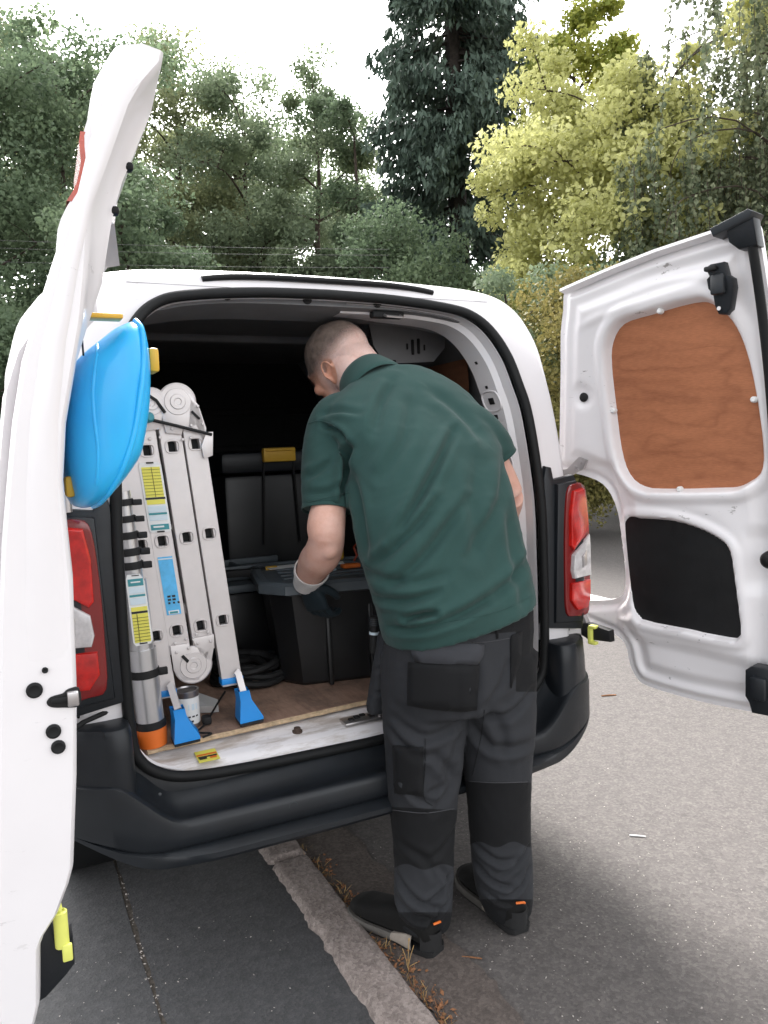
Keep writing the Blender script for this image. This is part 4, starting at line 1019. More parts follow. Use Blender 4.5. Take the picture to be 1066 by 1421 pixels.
# ------------------------------------------------------------------ the man
def prj(P):
    p = Vector(P) - Vector((0, 0, Z0))
    d = p.y * _cp - p.z * _sp; up = p.y * _sp + p.z * _cp; r = p.x
    return W / 2 + F * (r * _cr + up * _sr) / d, H / 2 - F * (-r * _sr + up * _cr) / d
def loft_data(secs, n=30, ex=2.3):
    vs, fs = [], []
    for c, A, B in secs:
        for k in range(n):
            a = 2 * math.pi * k / n; ca, sa = math.cos(a), math.sin(a)
            x = math.copysign(abs(ca) ** (2 / ex), ca); y = math.copysign(abs(sa) ** (2 / ex), sa)
            vs.append(Vector(c) + A * x + B * y)
    m = len(secs)
    for i in range(m - 1):
        for k in range(n): fs.append((i * n + k, i * n + (k + 1) % n, (i + 1) * n + (k + 1) % n, (i + 1) * n + k))
    fs.append(tuple(range(n - 1, -1, -1))); fs.append(tuple((m - 1) * n + k for k in range(n)))
    return vs, fs
def limb(pts, rad, n=20, ry=None, sub=5):
    P = cr(pts, sub); Rr = [p.x for p in cr([(r, 0, 0) for r in rad], sub)]
    return tube_data(P, Rr, n, ry=ry)
def ell(c, ax, n=16, m=10):
    vs, fs = [], []
    for i in range(m + 1):
        th = math.pi * i / m; th = min(max(th, .05), math.pi - .05)
        for k in range(n):
            a = 2 * math.pi * k / n
            vs.append(Vector(c) + ax[0] * (math.sin(th) * math.cos(a)) + ax[1] * (math.sin(th) * math.sin(a)) + ax[2] * math.cos(th))
    for i in range(m):
        for k in range(n): fs.append((i * n + k, (i + 1) * n + k, (i + 1) * n + (k + 1) % n, i * n + (k + 1) % n))
    fs.append(tuple(range(n))); fs.append(tuple(m * n + k for k in range(n - 1, -1, -1)))
    return vs, fs
def blob(name, datas, voxel, it=6, mat=None, parent=None, fac=.5):
    vs, fs = [], []
    for v, f in datas:
        b = len(vs); vs += v; fs += [tuple(b + i for i in q) for q in f]
    o = mesh('tmp_' + name, vs, fs, None, None, None, False)
    bm = bmesh.new(); bm.from_mesh(o.data); bmesh.ops.recalc_face_normals(bm, faces=bm.faces); bm.to_mesh(o.data); bm.free()
    r = o.modifiers.new('r', 'REMESH'); r.mode = 'VOXEL'; r.voxel_size = voxel
    if it: s = o.modifiers.new('s', 'SMOOTH'); s.factor = fac; s.iterations = it
    dg = bpy.context.evaluated_depsgraph_get(); me = bpy.data.meshes.new_from_object(o.evaluated_get(dg), preserve_all_data_layers=False, depsgraph=dg)
    old = o.data; bpy.data.objects.remove(o); bpy.data.meshes.remove(old)
    me.name = name
    while len(me.materials): me.materials.pop()
    return link(name, me, mat, parent, 180)
def get_vn(me):
    n = len(me.vertices); co = np.empty(n * 3); me.vertices.foreach_get('co', co)
    no = np.empty(n * 3); me.vertex_normals.foreach_get('vector', no)
    return co.reshape(-1, 3), no.reshape(-1, 3)
def put_v(me, co): me.vertices.foreach_set('co', co.ravel()); me.update()
def creases(me, lines, Yr, rnd_amp=.0015, rs=14., gain=1.45):
    """press folds into a garment: each line runs over its back (x, z), with depth and width"""
    co, no = get_vn(me); d = np.zeros(len(co))
    back = np.clip(-no[:, 1] * 2.2, 0, 1)
    for pts, amp, wid in lines:
        P = [at(px, py, Yr) for px, py in pts]; P = np.array([(p.x, p.z) for p in cr(P, 4)])
        best = np.full(len(co), 1e9); sidev = np.zeros(len(co)); tt = np.zeros(len(co))
        X = co[:, 0]; Z = co[:, 2]; nS = len(P) - 1
        for i in range(nS):
            a = P[i]; b = P[i + 1]; e = b - a; L = e @ e
            t = np.clip(((X - a[0]) * e[0] + (Z - a[1]) * e[1]) / L, 0, 1)
            qx = a[0] + t * e[0]; qz = a[1] + t * e[1]; dd = np.hypot(X - qx, Z - qz); m = dd < best
            best = np.where(m, dd, best); sidev = np.where(m, np.sign((X - qx) * e[1] - (Z - qz) * e[0]), sidev); tt = np.where(m, (i + t) / nS, tt)
        s = best * sidev; env = np.sin(np.pi * np.clip(tt * .9 + .05, 0, 1)) ** .6
        d += back * env * amp * gain * (-np.exp(-(s / wid) ** 2) + .75 * np.exp(-((s - 1.7 * wid) / (1.1 * wid)) ** 2) + .35 * np.exp(-((s + 1.8 * wid) / (1.3 * wid)) ** 2))
    rn = np.array([noise.noise((p[0] * rs, p[1] * rs, p[2] * rs * .6)) + .5 * noise.noise((p[0] * rs * 2.3, p[1] * rs * 2.3, p[2] * rs * 1.6 + 4)) for p in co])
    rn += .55 * np.array([(1 - abs(noise.noise((p[0] * rs * 1.5 + 1.3 * noise.noise((p[0] * 9, p[2] * 9, 1)), p[1] * rs, p[2] * rs * 2.4 + 1.3 * noise.noise((p[2] * 8, p[0] * 8, 7))))) * 2.2) for p in co])
    put_v(me, co + no * (d + rn * rnd_amp)[:, None])
UA, UB = Vector((.90, .436, 0)), Vector((-.436, .90, 0))        # across the man, and the way he faces
def ym(Y): return Y if Y < 1.99 else 1.99 + (Y - 1.99) * .62      # how far he leans into the load bay
def atb(px, py, Y): return at(px, py, ym(Y))
def section(py, xl, xr, Y, b, tilt=0., dyl=0.):
    """a body section that spans xl..xr at one height, b deep"""
    if py < 862: Y = ym(Y)
    c = at((xl + xr) / 2, py, Y); hw = pxw((xr - xl) / 2, Y)
    a = math.sqrt(max(1e-5, hw * hw - (.436 * b) ** 2)) / .90
    return (c, UA * a + Vector((0, 0, tilt)), UB * b)
MT['shirt'] = None
def cloth(name, col, rough=.85, weave=900., wv=.35, var=.10, sheen=.2):
    m, nt, b = _nt(name); v = _coord(nt)
    lo = tuple(c * (1 - var) for c in col); hi = tuple(c * (1 + var) for c in col)
    c = _ramp(nt, _noise(nt, v, 7., 5), [(.3, lo), (.7, hi)])
    f = _noise(nt, v, weave, 2, .8)
    c = _mix(nt, .18, c, _ramp(nt, f, [(.35, tuple(x * .5 for x in col)), (.7, tuple(x * 1.5 for x in col))]))
    nt.links.new(c, b.inputs['Base Color']); b.inputs['Roughness'].default_value = rough
    b.inputs['Sheen Weight'].default_value = sheen; b.inputs['Sheen Roughness'].default_value = .5
    b.inputs['Specular IOR Level'].default_value = .25
    _bump(nt, b, f, wv, .0006)
    return m
MT['shirt'] = cloth('bottle_green_pique', (.0255, .066, .059), .85, 1000., .4, sheen=.1)
MT['trouser'] = cloth('charcoal_canvas', (.029, .0305, .0345), .8, 1200., .3, sheen=.02)
MT['trouser_black'] = cloth('black_canvas', (.0085, .0088, .0098), .8, 1200., .3, sheen=.02)
def panelled():
    m = MT['trouser'].copy(); m.name = 'charcoal_and_black_canvas'; nt = m.node_tree; b = nt.nodes['Principled BSDF']
    src = b.inputs['Base Color'].links[0].from_socket
    an = nt.nodes.new('ShaderNodeAttribute'); an.attribute_name = 'panel'
    g = nt.nodes.new('ShaderNodeMath'); g.operation = 'GREATER_THAN'; g.inputs[1].default_value = 0.; nt.links.new(an.outputs['Fac'], g.inputs[0])
    nt.links.new(_mix(nt, g.outputs[0], src, (.0085, .0088, .0098)), b.inputs['Base Color'])
    return m
MT['trouser_panelled'] = panelled()
MT['flap'] = cloth('grey_canvas_flap', (.047, .049, .056), .8, 1200., .3, sheen=.02)
MT['stitch'] = M('pale_stitching', (.055, .055, .06), .8)
MT['boot'] = cloth('black_nubuck', (.0055, .0053, .005), .8, 600., .4, sheen=.02)
MT['sole'] = M('black_sole_rubber', (.010, .010, .0105), .7, bump=.3)
MT['midsole'] = M('grey_midsole', (.085, .078, .070), .75, var=.2, vs=30)
MT['wedge'] = M('beige_heel_wedge', (.27, .235, .20), .75, var=.2, vs=30)
MT['knit'] = cloth('white_knit_cuff', (.80, .79, .77), .9, 500., .8)
MT['glove'] = cloth('dark_teal_glove', (.012, .022, .028), .7, 500., .5, sheen=.05)
def skin_mat():
    m, nt, b = _nt('skin'); v = _coord(nt)
    c = _ramp(nt, _noise(nt, v, 22., 6, .7), [(.28, (.70, .43, .36)), (.5, (.79, .55, .48)), (.8, (.85, .64, .58))])
    c = _mix(nt, .12, c, _ramp(nt, _noise(nt, v, 260., 3), [(.35, (.44, .19, .13)), (.7, (.82, .58, .50))]))
    an = nt.nodes.new('ShaderNodeAttribute'); an.attribute_name = 'flush'
    c = _mix(nt, an.outputs['Fac'], c, _ramp(nt, _noise(nt, v, 30., 5, .7), [(.3, (.58, .26, .165)), (.7, (.72, .39, .28))]))
    nt.links.new(c, b.inputs['Base Color']); b.inputs['Roughness'].default_value = .5
    b.inputs['Subsurface Weight'].default_value = .12; b.inputs['Subsurface Radius'].default_value = (.012, .005, .003); b.inputs['Subsurface Scale'].default_value = .6
    _bump(nt, b, _noise(nt, v, 420., 3), .15, .0006)
    return m
MT['skin'] = skin_mat()

man = thing('person', 'man in green polo shirt and charcoal work trousers bending into the van', 'person', (0, 0, 0))
# ---- body: head, neck, trunk, arms and legs in one skin
HC = at(473, 505, 2.29)
hf = Vector((-.76, .53, -.39)).normalized(); hl = Vector((-.46, -.86, -.22)); hl = (hl - hf * hl.dot(hf)).normalized(); hu = hf.cross(hl).normalized()
HS = 1.03
def hd(x, y, z): return HC + (hf * x + hl * y + hu * z) * HS
def he(c, r, rot=0.):
    a, b_ = hf * math.cos(rot) + hu * math.sin(rot), -hf * math.sin(rot) + hu * math.cos(rot)
    return ell(hd(*c), (a * r[0] * HS, hl * r[1] * HS, b_ * r[2] * HS), 20, 14)
shL, shR = atb(470, 600, 2.20), atb(645, 592, 2.27)
elL, wrL = at(454, 754, 1.99), at(424, 806, 2.19)
elR, wrR = at(707, 688, 2.22), at(690, 742, 2.42)
nk = at(514, 538, 2.195)
torso = [section(870, 556, 724, 1.99, .100), section(820, 540, 718, 2.0, .105), section(760, 524, 704, 2.035, .105), section(700, 516, 690, 2.075, .105), section(640, 510, 674, 2.135, .10), section(600, 500, 664, 2.195, .09), section(575, 492, 650, 2.235, .08), section(553, 500, 625, 2.27, .07), section(530, 508, 585, 2.305, .062)]
legsd = []
legL = [(930, 545, 640, 1.955), (1000, 548, 632, 1.94), (1080, 555, 622, 1.925), (1180, 562, 615, 1.915), (1262, 572, 612, 1.915)]
legR = [(930, 640, 732, 1.99), (1000, 655, 728, 1.985), (1080, 662, 722, 1.985), (1180, 670, 722, 1.99), (1250, 685, 725, 1.99)]
for lg in (legL, legR): legsd.append(loft_data([section(y, a, b_, Y, pxw((b_ - a) / 2, Y) * .95) for y, a, b_, Y in lg], 20, 2.))
parts = [he((-.006, 0, .030), (.100, .0775, .086)), he((.020, 0, .0), (.082, .073, .09)), he((.040, 0, -.045), (.055, .058, .07)), he((.048, 0, -.085), (.045, .046, .036)),
         he((.098, 0, -.033), (.013, .012, .010), .5), he((.091, 0, -.014), (.009, .008, .026), .35), he((.078, .027, .012), (.018, .028, .011)), he((.078, -.027, .012), (.018, .028, .011)),
         he((.070, .045, -.035), (.022, .018, .018)), he((.070, -.045, -.035), (.022, .018, .018)), he((.091, 0, -.066), (.010, .022, .0065)), he((.089, 0, -.077), (.010, .019, .007)), he((.082, 0, -.105), (.018, .022, .015)),
         he((-.045, 0, -.020), (.050, .064, .070))]
for s in (-1, 1):     # ears: bowl, rim and lobe
    parts.append(he((-.010, s * .0735, -.014), (.016, .006, .025), -.2))
    rim = [hd(-.008 + .0175 * math.cos(a) * (1 if math.sin(a) > -.3 else .75), s * (.0865 + .003 * math.sin(a)), -.012 + .030 * math.sin(a)) for a in np.linspace(-1.9, 2.9, 16)]
    parts.append(tube_data(rim, [.0042] * 13 + [.004, .0035, .003], 8))
    parts.append(he((-.004, s * .080, -.042), (.008, .005, .009)))
    parts.append(he((.010, s * .079, -.018), (.004, .005, .007)))
neck_up = at(482, 498, 2.275)
parts.append(limb([at(522, 552, 2.18), at(512, 534, 2.20), at(497, 516, 2.235), neck_up], [.080, .074, .074, .076], 26))
parts.append(loft_data(torso, 30, 2.3))
parts.append(limb([shL, (shL + elL) / 2 + Vector((-.003, .004, 0)), elL + Vector((0, .002, .05)), elL + Vector((-.001, .003, .012)), elL.lerp(wrL, .18) + Vector((0, 0, -.006)), elL.lerp(wrL, .45), elL.lerp(wrL, .78), wrL], [.042, .042, .0495, .0475, .0495, .049, .040, .031], 22, None, 5))
parts.append(ell(elL + Vector((.004, -.012, -.008)), (Vector((.030, 0, 0)), Vector((0, .030, 0)), Vector((0, 0, .034)))))
parts.append(limb([shR, (shR + elR) / 2 + Vector((.006, 0, .006)), elR], [.054, .050, .042], 20))
parts.append(limb([elR, elR.lerp(wrR, .35), wrR], [.042, .045, .031], 20))
hand_core = limb([wrL, wrL + Vector((.008, .004, -.026))], [.026, .026], 12); parts.append(hand_core)
parts += legsd
body = blob('body', parts, .0038, 7, 'skin', man)
# a soft crease where neck meets skull, elbow dimple, flesh unevenness
co, no = get_vn(body.data)
rn = np.array([noise.noise((p[0] * 28, p[1] * 28, p[2] * 28)) for p in co]) * .0009
put_v(body.data, co + no * rn[:, None])
# ---- cropped hair: a stubble shell over the crown, fading out down the sides and nape
co, no = get_vn(body.data)
loc = co - np.array(HC); loc = loc / HS; lx, ly, lz = loc @ np.array(hf), loc @ np.array(hl), loc @ np.array(hu)
fl_ = np.maximum(sm(.015, .06, lx) * sm(.05, .0, lz), sm(1.15, .85, ((lx + .008) / .026) ** 2 + ((lz + .014) / .038) ** 2) * sm(.070, .078, np.abs(ly))) * (np.linalg.norm(loc, axis=1) < .17)
fl_ = np.maximum(fl_, np.where(co[:, 2] < 1.30, .55 + .25 * np.array([noise.noise((p[0] * 20, p[1] * 20, p[2] * 20)) for p in co]), 0))
fa_ = body.data.attributes.new('flush', 'FLOAT', 'POINT'); fa_.data.foreach_set('value', np.clip(fl_, 0, 1).astype(np.float32))
hair_line = .035 - .25 * np.clip(lx - .045, 0, 1) * -1.
den = 1.0 * sm(-.025, .085, lz + .35 * np.clip(lx, -.1, .05) - .9 * np.clip(lx - .066, 0, 1)) * sm(.104, .088, lx)
den *= sm(-.05, .0, lz)
den = np.maximum(den, .95 * sm(-.012, .03, lz) * sm(.005, .055, lx) * sm(.090, .074, lx))
den = np.maximum(den, .16 * sm(-.05, .02, lz) * sm(.03, -.02, lx))
r_ = np.linalg.norm(loc, axis=1); den = np.where((r_ < .16) & (lz > -.06), den, 0)
ear = (np.abs(ly) > .0785) & (lz < .02); den = np.where(ear, 0, den)
ids = -np.ones(len(co), int); hv = []; hf_ = []; dl_ = []
for p in body.data.polygons:
    vi = list(p.vertices)
    if max(den[i] for i in vi) > .02:
        q = []
        for i in vi:
            if ids[i] < 0: ids[i] = len(hv); hv.append(co[i] + no[i] * (.0006 + .0022 * den[i])); dl_.append(den[i])
            q.append(int(ids[i]))
        hf_.append(q)
hm, nt, b = _nt('cropped_hair')
v = _coord(nt)
nt.links.new(_ramp(nt, _noise(nt, v, 60., 4), [(.3, (.085, .062, .052)), (.7, (.20, .148, .12))]), b.inputs['Base Color'])
b.inputs['Roughness'].default_value = .75
an = nt.nodes.new('ShaderNodeAttribute'); an.attribute_name = 'stubble'
fn = _noise(nt, v, 850., 2, .6)
sb = nt.nodes.new('ShaderNodeMath'); sb.operation = 'SUBTRACT'; nt.links.new(an.outputs['Fac'], sb.inputs[0]); nt.links.new(fn, sb.inputs[1])
mr = nt.nodes.new('ShaderNodeMapRange'); mr.inputs[1].default_value = -.46; mr.inputs[2].default_value = .30; nt.links.new(sb.outputs[0], mr.inputs[0])
ml = nt.nodes.new('ShaderNodeMath'); ml.operation = 'MULTIPLY'; ml.inputs[1].default_value = .94; nt.links.new(mr.outputs[0], ml.inputs[0])
nt.links.new(ml.outputs[0], b.inputs['Alpha'])
hair = mesh('hair', hv, hf_, hm, man, 180, False)
at_ = hair.data.attributes.new('stubble', 'FLOAT', 'POINT'); at_.data.foreach_set('value', np.array(dl_, dtype=np.float32))
hm_dark = M('eye_shadow', (.10, .06, .05), .4)
# eyes, mostly turned away
for s in (-1, 1):
    v1, f1 = he((.0800, s * .031, -.004), (.010, .013, .008)); mesh('eye', v1, f1, hm_dark, man, 180)
    v1, f1 = he((.080, s * .031, .010), (.013, .019, .004)); mesh('eyebrow', v1, f1, hm, man, 180)
# ---- polo shirt
sh = [section(868, 533, 745, 1.97, .150, 0), section(848, 527, 745, 1.972, .150), section(820, 517, 742, 1.985, .152), section(760, 500, 728, 2.02, .152), section(700, 491, 714, 2.06, .150), section(655, 487, 702, 2.11, .146), section(620, 478, 694, 2.155, .138), section(595, 462, 686, 2.19, .128), section(573, 455, 674, 2.225, .115), section(553, 466, 657, 2.255, .10), section(536, 483, 637, 2.28, .088), section(520, 500, 610, 2.305, .072), section(508, 516, 580, 2.325, .055)]
# the hem runs lower on the left: shear the last sections
sh[0] = (sh[0][0] + Vector((0, 0, .012)), sh[0][1] + Vector((0, 0, .040)), sh[0][2])
sh[1] = (sh[1][0] + Vector((0, 0, .006)), sh[1][1] + Vector((0, 0, .022)), sh[1][2])
slv = [limb([atb(492, 578, 2.215), atb(470, 590, 2.195), atb(457, 640, 2.13), atb(455, 706, 2.06)], [.070, .082, .073, .0685], 26, None, 6),
       limb([atb(628, 582, 2.25), atb(655, 592, 2.27), atb(677, 612, 2.285), atb(691, 634, 2.30)], [.062, .062, .060, .056], 24, None, 6)]
shirt = blob('polo_shirt', [loft_data(sh, 40, 2.35)] + slv, .0062, 8, 'shirt', man)
creases(shirt.data, [([(628, 600), (590, 665), (545, 740)], .009, .012), ([(600, 690), (560, 735), (520, 770)], .008, .011), ([(640, 690), (580, 760), (535, 800)], .007, .013), ([(700, 640), (690, 690), (640, 760)], .006, .016),
    ([(560, 835), (578, 829), (596, 826)], .016, .008), ([(540, 850), (600, 838), (660, 815)], .007, .011), ([(735, 770), (690, 800), (620, 835)], .006, .014), ([(486, 620), (480, 650), (478, 690)], .016, .010), ([(483, 612), (468, 598), (448, 590)], .007, .007),
    ([(488, 650), (500, 700), (510, 760)], .008, .011), ([(462, 640), (440, 655), (426, 662)], .005, .010), ([(482, 668), (460, 680), (428, 684)], .004, .009), ([(545, 530), (530, 560), (520, 600)], .006, .014), ([(600, 540), (640, 570), (672, 610)], .005, .015), ([(570, 560), (560, 610), (530, 660)], .005, .016),
    ([(700, 700), (705, 760), (715, 830)], .005, .016), ([(660, 640), (650, 700), (655, 760)], .004, .02), ([(500, 780), (560, 790), (610, 780)], .005, .012), ([(515, 815), (560, 812), (600, 800)], .006, .010), ([(445, 575), (470, 570), (500, 575)], .004, .008)], 2.03, .0020, 11., 2.0)
# hem welts
def patch(name, poly, mat, off, thick, parent, tree, step=9, Yfar=4.):
    """cloth patch laid on a garment: a grid of points dropped onto its back surface"""
    xs_ = [p[0] for p in poly]; ys_ = [p[1] for p in poly]
    nx = max(2, int((max(xs_) - min(xs_)) / step) + 1); ny = max(2, int((max(ys_) - min(ys_)) / step) + 1)
    gx = np.linspace(min(xs_) - .1, max(xs_) + .1, nx + 1); gy = np.linspace(min(ys_) - .1, max(ys_) + .1, ny + 1)
    X, Y = np.meshgrid(gx, gy); s, BX, BY = np_sdf(X, Y, poly); cell = max((gx[1] - gx[0]), (gy[1] - gy[0])); sn = np.abs(s) < cell * .72
    X = np.where(sn, BX, X); Y = np.where(sn, BY, Y); us = (s < 0) | sn
    ii = -np.ones(X.shape, int); v = []; f = []; O = Vector((0, 0, Z0))
    for j in range(X.shape[0]):
        for i in range(X.shape[1]):
            if us[j, i]:
                q = at(X[j, i], Y[j, i], Yfar); d = (q - O).normalized(); h, nn_, _, _ = tree.ray_cast(O, d)
                if h is None: continue
                edge = -min(0, s[j, i])
                ii[j, i] = len(v); v.append(h + nn_ * (off + min(thick, edge * .0004)))
    for j in range(X.shape[0] - 1):
        for i in range(X.shape[1] - 1):
            g = [int(k) for k in (ii[j, i], ii[j, i + 1], ii[j + 1, i + 1], ii[j + 1, i]) if k >= 0]
            if len(g) >= 3: f.append(g)
    if not f: return None
    o = mesh(name, v, f, mat, parent, 180, False)
    s_ = o.modifiers.new('thickness', 'SOLIDIFY'); s_.thickness = .0022; s_.offset = -1
    return o
def seam_on(name, pts, r, mat, parent, tree, off=.0008, Yfar=4.):
    O = Vector((0, 0, Z0)); P = []
    for p in cr([(a, b_, 0) for a, b_ in pts], 6):
        d = (at(p.x, p.y, Yfar) - O).normalized(); h, n_, _, _ = tree.ray_cast(O, d)
        if h is not None: P.append(h + n_ * off)
    if len(P) > 2: return tube(name, P, r, mat, parent, 5)
def tree_of(o): return BVHTree.FromPolygons([v.co.copy() for v in o.data.vertices], [tuple(p.vertices) for p in o.data.polygons])
stree = tree_of(shirt)
seam_on('hem_seam', [(541, 868), (600, 866), (660, 856), (700, 845), (740, 826)], .0011, 'shirt', shirt, stree, .0006)
seam_on('sleeve_seam', [(427, 697), (445, 693), (465, 688), (485, 683)], .0012, 'shirt', shirt, stree)
seam_on('shoulder_seam', [(428, 588), (445, 584), (466, 592), (480, 610)], .0013, 'shirt', shirt, stree)
# collar: folded band standing round the neck
cax = (neck_up - at(514, 538, 2.195)).normalized(); cx_ = UA - cax * UA.dot(cax); cx_.normalize(); cy_ = cax.cross(cx_)
cc = at(514, 534, 2.20)
col_l = []
for r1, h in [(.077, -.022), (.077, .012), (.0745, .034), (.0755, .038), (.079, .037), (.0845, .024), (.092, .002), (.0985, -.020), (.1015, -.036), (.099, -.040), (.088, -.030)]:
    lp_ = []
    for a in np.linspace(-math.pi * .5 - 2.75, -math.pi * .5 + 2.75, 40):
        wob = 1 + .012 * math.sin(a * 3 + 1)
        lp_.append(cc + cx_ * (math.cos(a) * r1 * wob) + cy_ * (math.sin(a) * r1 * wob * 1.0) + cax * (h + .010 * math.sin(-a) * .0))
    col_l.append(lp_)
rings('collar', col_l, 'shirt', shirt, False, False, 60)
# sleeve hems: a turned cuff ring
def sleeve_cuff(c, ax, r, L):
    ax = ax.normalized(); a1 = ax.cross(Vector((0, 1, 0))).normalized(); a2 = ax.cross(a1)
    lo = [[c + ax * h + a1 * (math.cos(t) * r * k * (1 + .02 * math.sin(3 * t))) + a2 * (math.sin(t) * r * k) for t in np.linspace(0, 2 * math.pi, 40, endpoint=False)] for h, k in [(-L, .985), (-L * .95, 1.0), (-L * .3, 1.015), (0, 1.025), (.001, 1.0), (-.02, .94)]]
    rings('sleeve_cuff', lo, 'shirt', shirt, True, False, 60)
sleeve_cuff(atb(455, 709, 2.057), atb(455, 709, 2.057) - atb(457, 640, 2.13), .0675, .028)
sleeve_cuff(atb(692, 637, 2.302), atb(692, 637, 2.302) - atb(677, 612, 2.285), .0545, .026)
# ---- trousers
def lsec(y, a, b_, Y, k=.95): a -= 5; b_ += 5; return section(y, a, b_, Y, pxw((b_ - a) / 2, Y) * k)
LL = [(905, 532, 650, 1.965), (950, 533, 648, 1.955), (1000, 535, 643, 1.945), (1050, 539, 638, 1.935), (1085, 541, 634, 1.93), (1120, 544, 631, 1.925), (1160, 549, 627, 1.92), (1200, 551, 626, 1.915), (1235, 550, 625, 1.915), (1262, 555, 624, 1.915), (1284, 562, 621, 1.912)]
RL = [(905, 632, 742, 2.0), (950, 636, 739, 1.995), (1000, 644, 739, 1.99), (1050, 645, 735, 1.99), (1085, 650, 733, 1.99), (1120, 653, 732, 1.99), (1160, 656, 732, 1.995), (1200, 659, 735, 2.0), (1230, 664, 736, 1.995), (1252, 672, 735, 1.99), (1268, 680, 733, 1.988)]
hip = [section(842, 538, 741, 1.985, .135), section(880, 533, 742, 1.98, .140), section(920, 532, 741, 1.978, .142), section(950, 534, 739, 1.972, .135), section(975, 545, 732, 1.968, .115)]
trs = blob('work_trousers', [loft_data(hip, 36, 2.4), loft_data([lsec(*q) for q in LL], 28, 2.2), loft_data([lsec(*q) for q in RL], 28, 2.2)], .0062, 6, 'trouser_panelled', man)
creases(trs.data, [([(545, 985), (590, 1005), (640, 990)], .007, .012), ([(540, 1000), (570, 1025), (600, 1030)], .006, .010), ([(740, 958), (705, 985), (664, 984)], .008, .011), ([(652, 1000), (682, 1030), (738, 1032)], .009, .013), ([(668, 968), (690, 1000), (700, 1045)], .006, .013),
    ([(640, 1000), (625, 1040), (600, 1075)], .006, .012), ([(600, 1030), (625, 1065), (600, 1105)], .008, .012), ([(552, 1150), (585, 1166), (600, 1190)], .005, .010), ([(628, 1140), (610, 1160), (590, 1168)], .004, .009),
    ([(550, 1200), (575, 1222), (608, 1236)], .009, .008), ([(626, 1196), (606, 1216), (588, 1226)], .008, .007), ([(552, 1232), (575, 1246), (598, 1246)], .010, .008), ([(624, 1228), (606, 1242), (590, 1262)], .009, .007), ([(556, 1262), (580, 1266), (604, 1262)], .006, .006), ([(604, 1178), (618, 1198), (622, 1220)], .006, .008),
    ([(658, 1176), (690, 1192), (716, 1190)], .007, .008), ([(736, 1182), (716, 1200), (690, 1212)], .009, .008), ([(662, 1206), (684, 1222), (712, 1230)], .009, .007), ([(736, 1212), (722, 1232), (700, 1242)], .008, .007), ([(674, 1240), (696, 1250), (716, 1250)], .006, .006),
    ([(560, 1060), (575, 1085), (600, 1092)], .006, .009), ([(628, 1050), (612, 1072), (590, 1080)], .006, .009),
    ([(655, 905), (655, 940), (648, 975)], .008, .012), ([(700, 910), (690, 940), (670, 965)], .005, .010)], 1.93, .0016, 14.)
# black panels of the trousers: waistband, thigh pocket, back of the lower legs, right hip
me = trs.data; pan = np.empty(len(me.vertices), np.float32)
for i, vv in enumerate(me.vertices):
    x, y = prj(vv.co)
    c = [884 - .10 * (x - 640) - y]
    if x < 641: c += [min(y - (1122 + .05 * (x - 590)), 1203 + 4 * math.sin(x * .12) - y), y - 1266]
    else: c += [min(y - (1085 + .02 * (x - 690)), 1172 + 4 * math.sin(x * .13) - y), y - 1248]
    c.append(min(x - 716, 960 - y))
    pan[i] = max(-30, min(30, max(c)))
pa = me.attributes.new('panel', 'FLOAT', 'POINT'); pa.data.foreach_set('value', pan)
ttree = tree_of(trs)
bpk = patch('back_pocket', [(568, 918), (665, 922), (662, 984), (640, 986), (567, 978)], 'trouser_black', .0046, .0012, trs, ttree)
patch('pocket_flap', [(573, 891), (670, 894), (669, 910), (660, 921), (580, 918), (572, 908)], 'flap', .0066, .0012, trs, ttree)
patch('back_pocket', [(708, 882), (724, 876), (722, 915), (708, 955)], 'trouser_black', .0016, .001, trs, ttree)
patch('thigh_pocket', [(546, 1034), (588, 1036), (587, 1104), (549, 1100)], 'trouser_black', .0022, .0015, trs, ttree)
for nm, pts in [('seam', [(655, 890), (657, 930), (652, 965), (646, 985)]), ('stitch_line', [(570, 887), (620, 890), (672, 891), (716, 884)]), ('knee_seam', [(545, 1124), (590, 1128), (630, 1122)]), ('knee_seam', [(651, 1084), (690, 1086), (732, 1085)]), ('seam', [(590, 1025), (590, 1060), (588, 1105), (600, 1118)]), ('seam', [(672, 985), (668, 1020), (656, 1075)]), ('stitch_line', [(574, 916), (620, 919), (662, 920)]), ('belt_loop', [(688, 866), (689, 876), (690, 886)]), ('belt_loop', [(566, 876), (567, 886), (566, 896)])]:
    seam_on(nm, pts, .0011 if nm != 'belt_loop' else .004, 'trouser_black' if 'seam' == nm or nm == 'belt_loop' else 'stitch', trs, ttree)
# holster pocket hanging at the left hip, torch in it
hv_ = []
for y, a, b_ in [(878, 527, 549), (900, 523, 547), (940, 516, 545), (975, 510, 541), (988, 511, 538)]:
    c = at((a + b_) / 2, y, 1.99); hwid = pxw((b_ - a) / 2, 1.99)
    hv_.append((c, Vector((hwid, .015, 0)), Vector((-.01, .022, 0))))
hp = blob('holster_pocket', [loft_data(hv_, 20, 3.)], .005, 3, 'trouser', trs)
creases(hp.data, [([(520, 930), (530, 925), (543, 928)], .003, .006), ([(514, 962), (526, 958), (540, 962)], .003, .006)], 1.98, .001, 30)
tape = seam_on('pocket_tape', [(545, 880), (540, 930), (536, 985)], .003, 'trouser_black', trs, tree_of(hp))
tor = thing('torch', 'slim black torch with blue ring tucked in the trouser pocket', 'torch', at(519, 905, 2.03))
ax_t = (at(520, 850, 2.03) - at(519, 905, 2.03)).normalized()
lathe('barrel', [(0, .012), (.07, .012), (.072, .014), (.095, .0145), (.098, .012)], (0, 0, 0), ax_t, 'black_matt', tor, 18)
lathe('light_ring', [(.049, .0135), (.056, .0135)], (0, 0, 0), ax_t, 'label_pale', tor, 18)
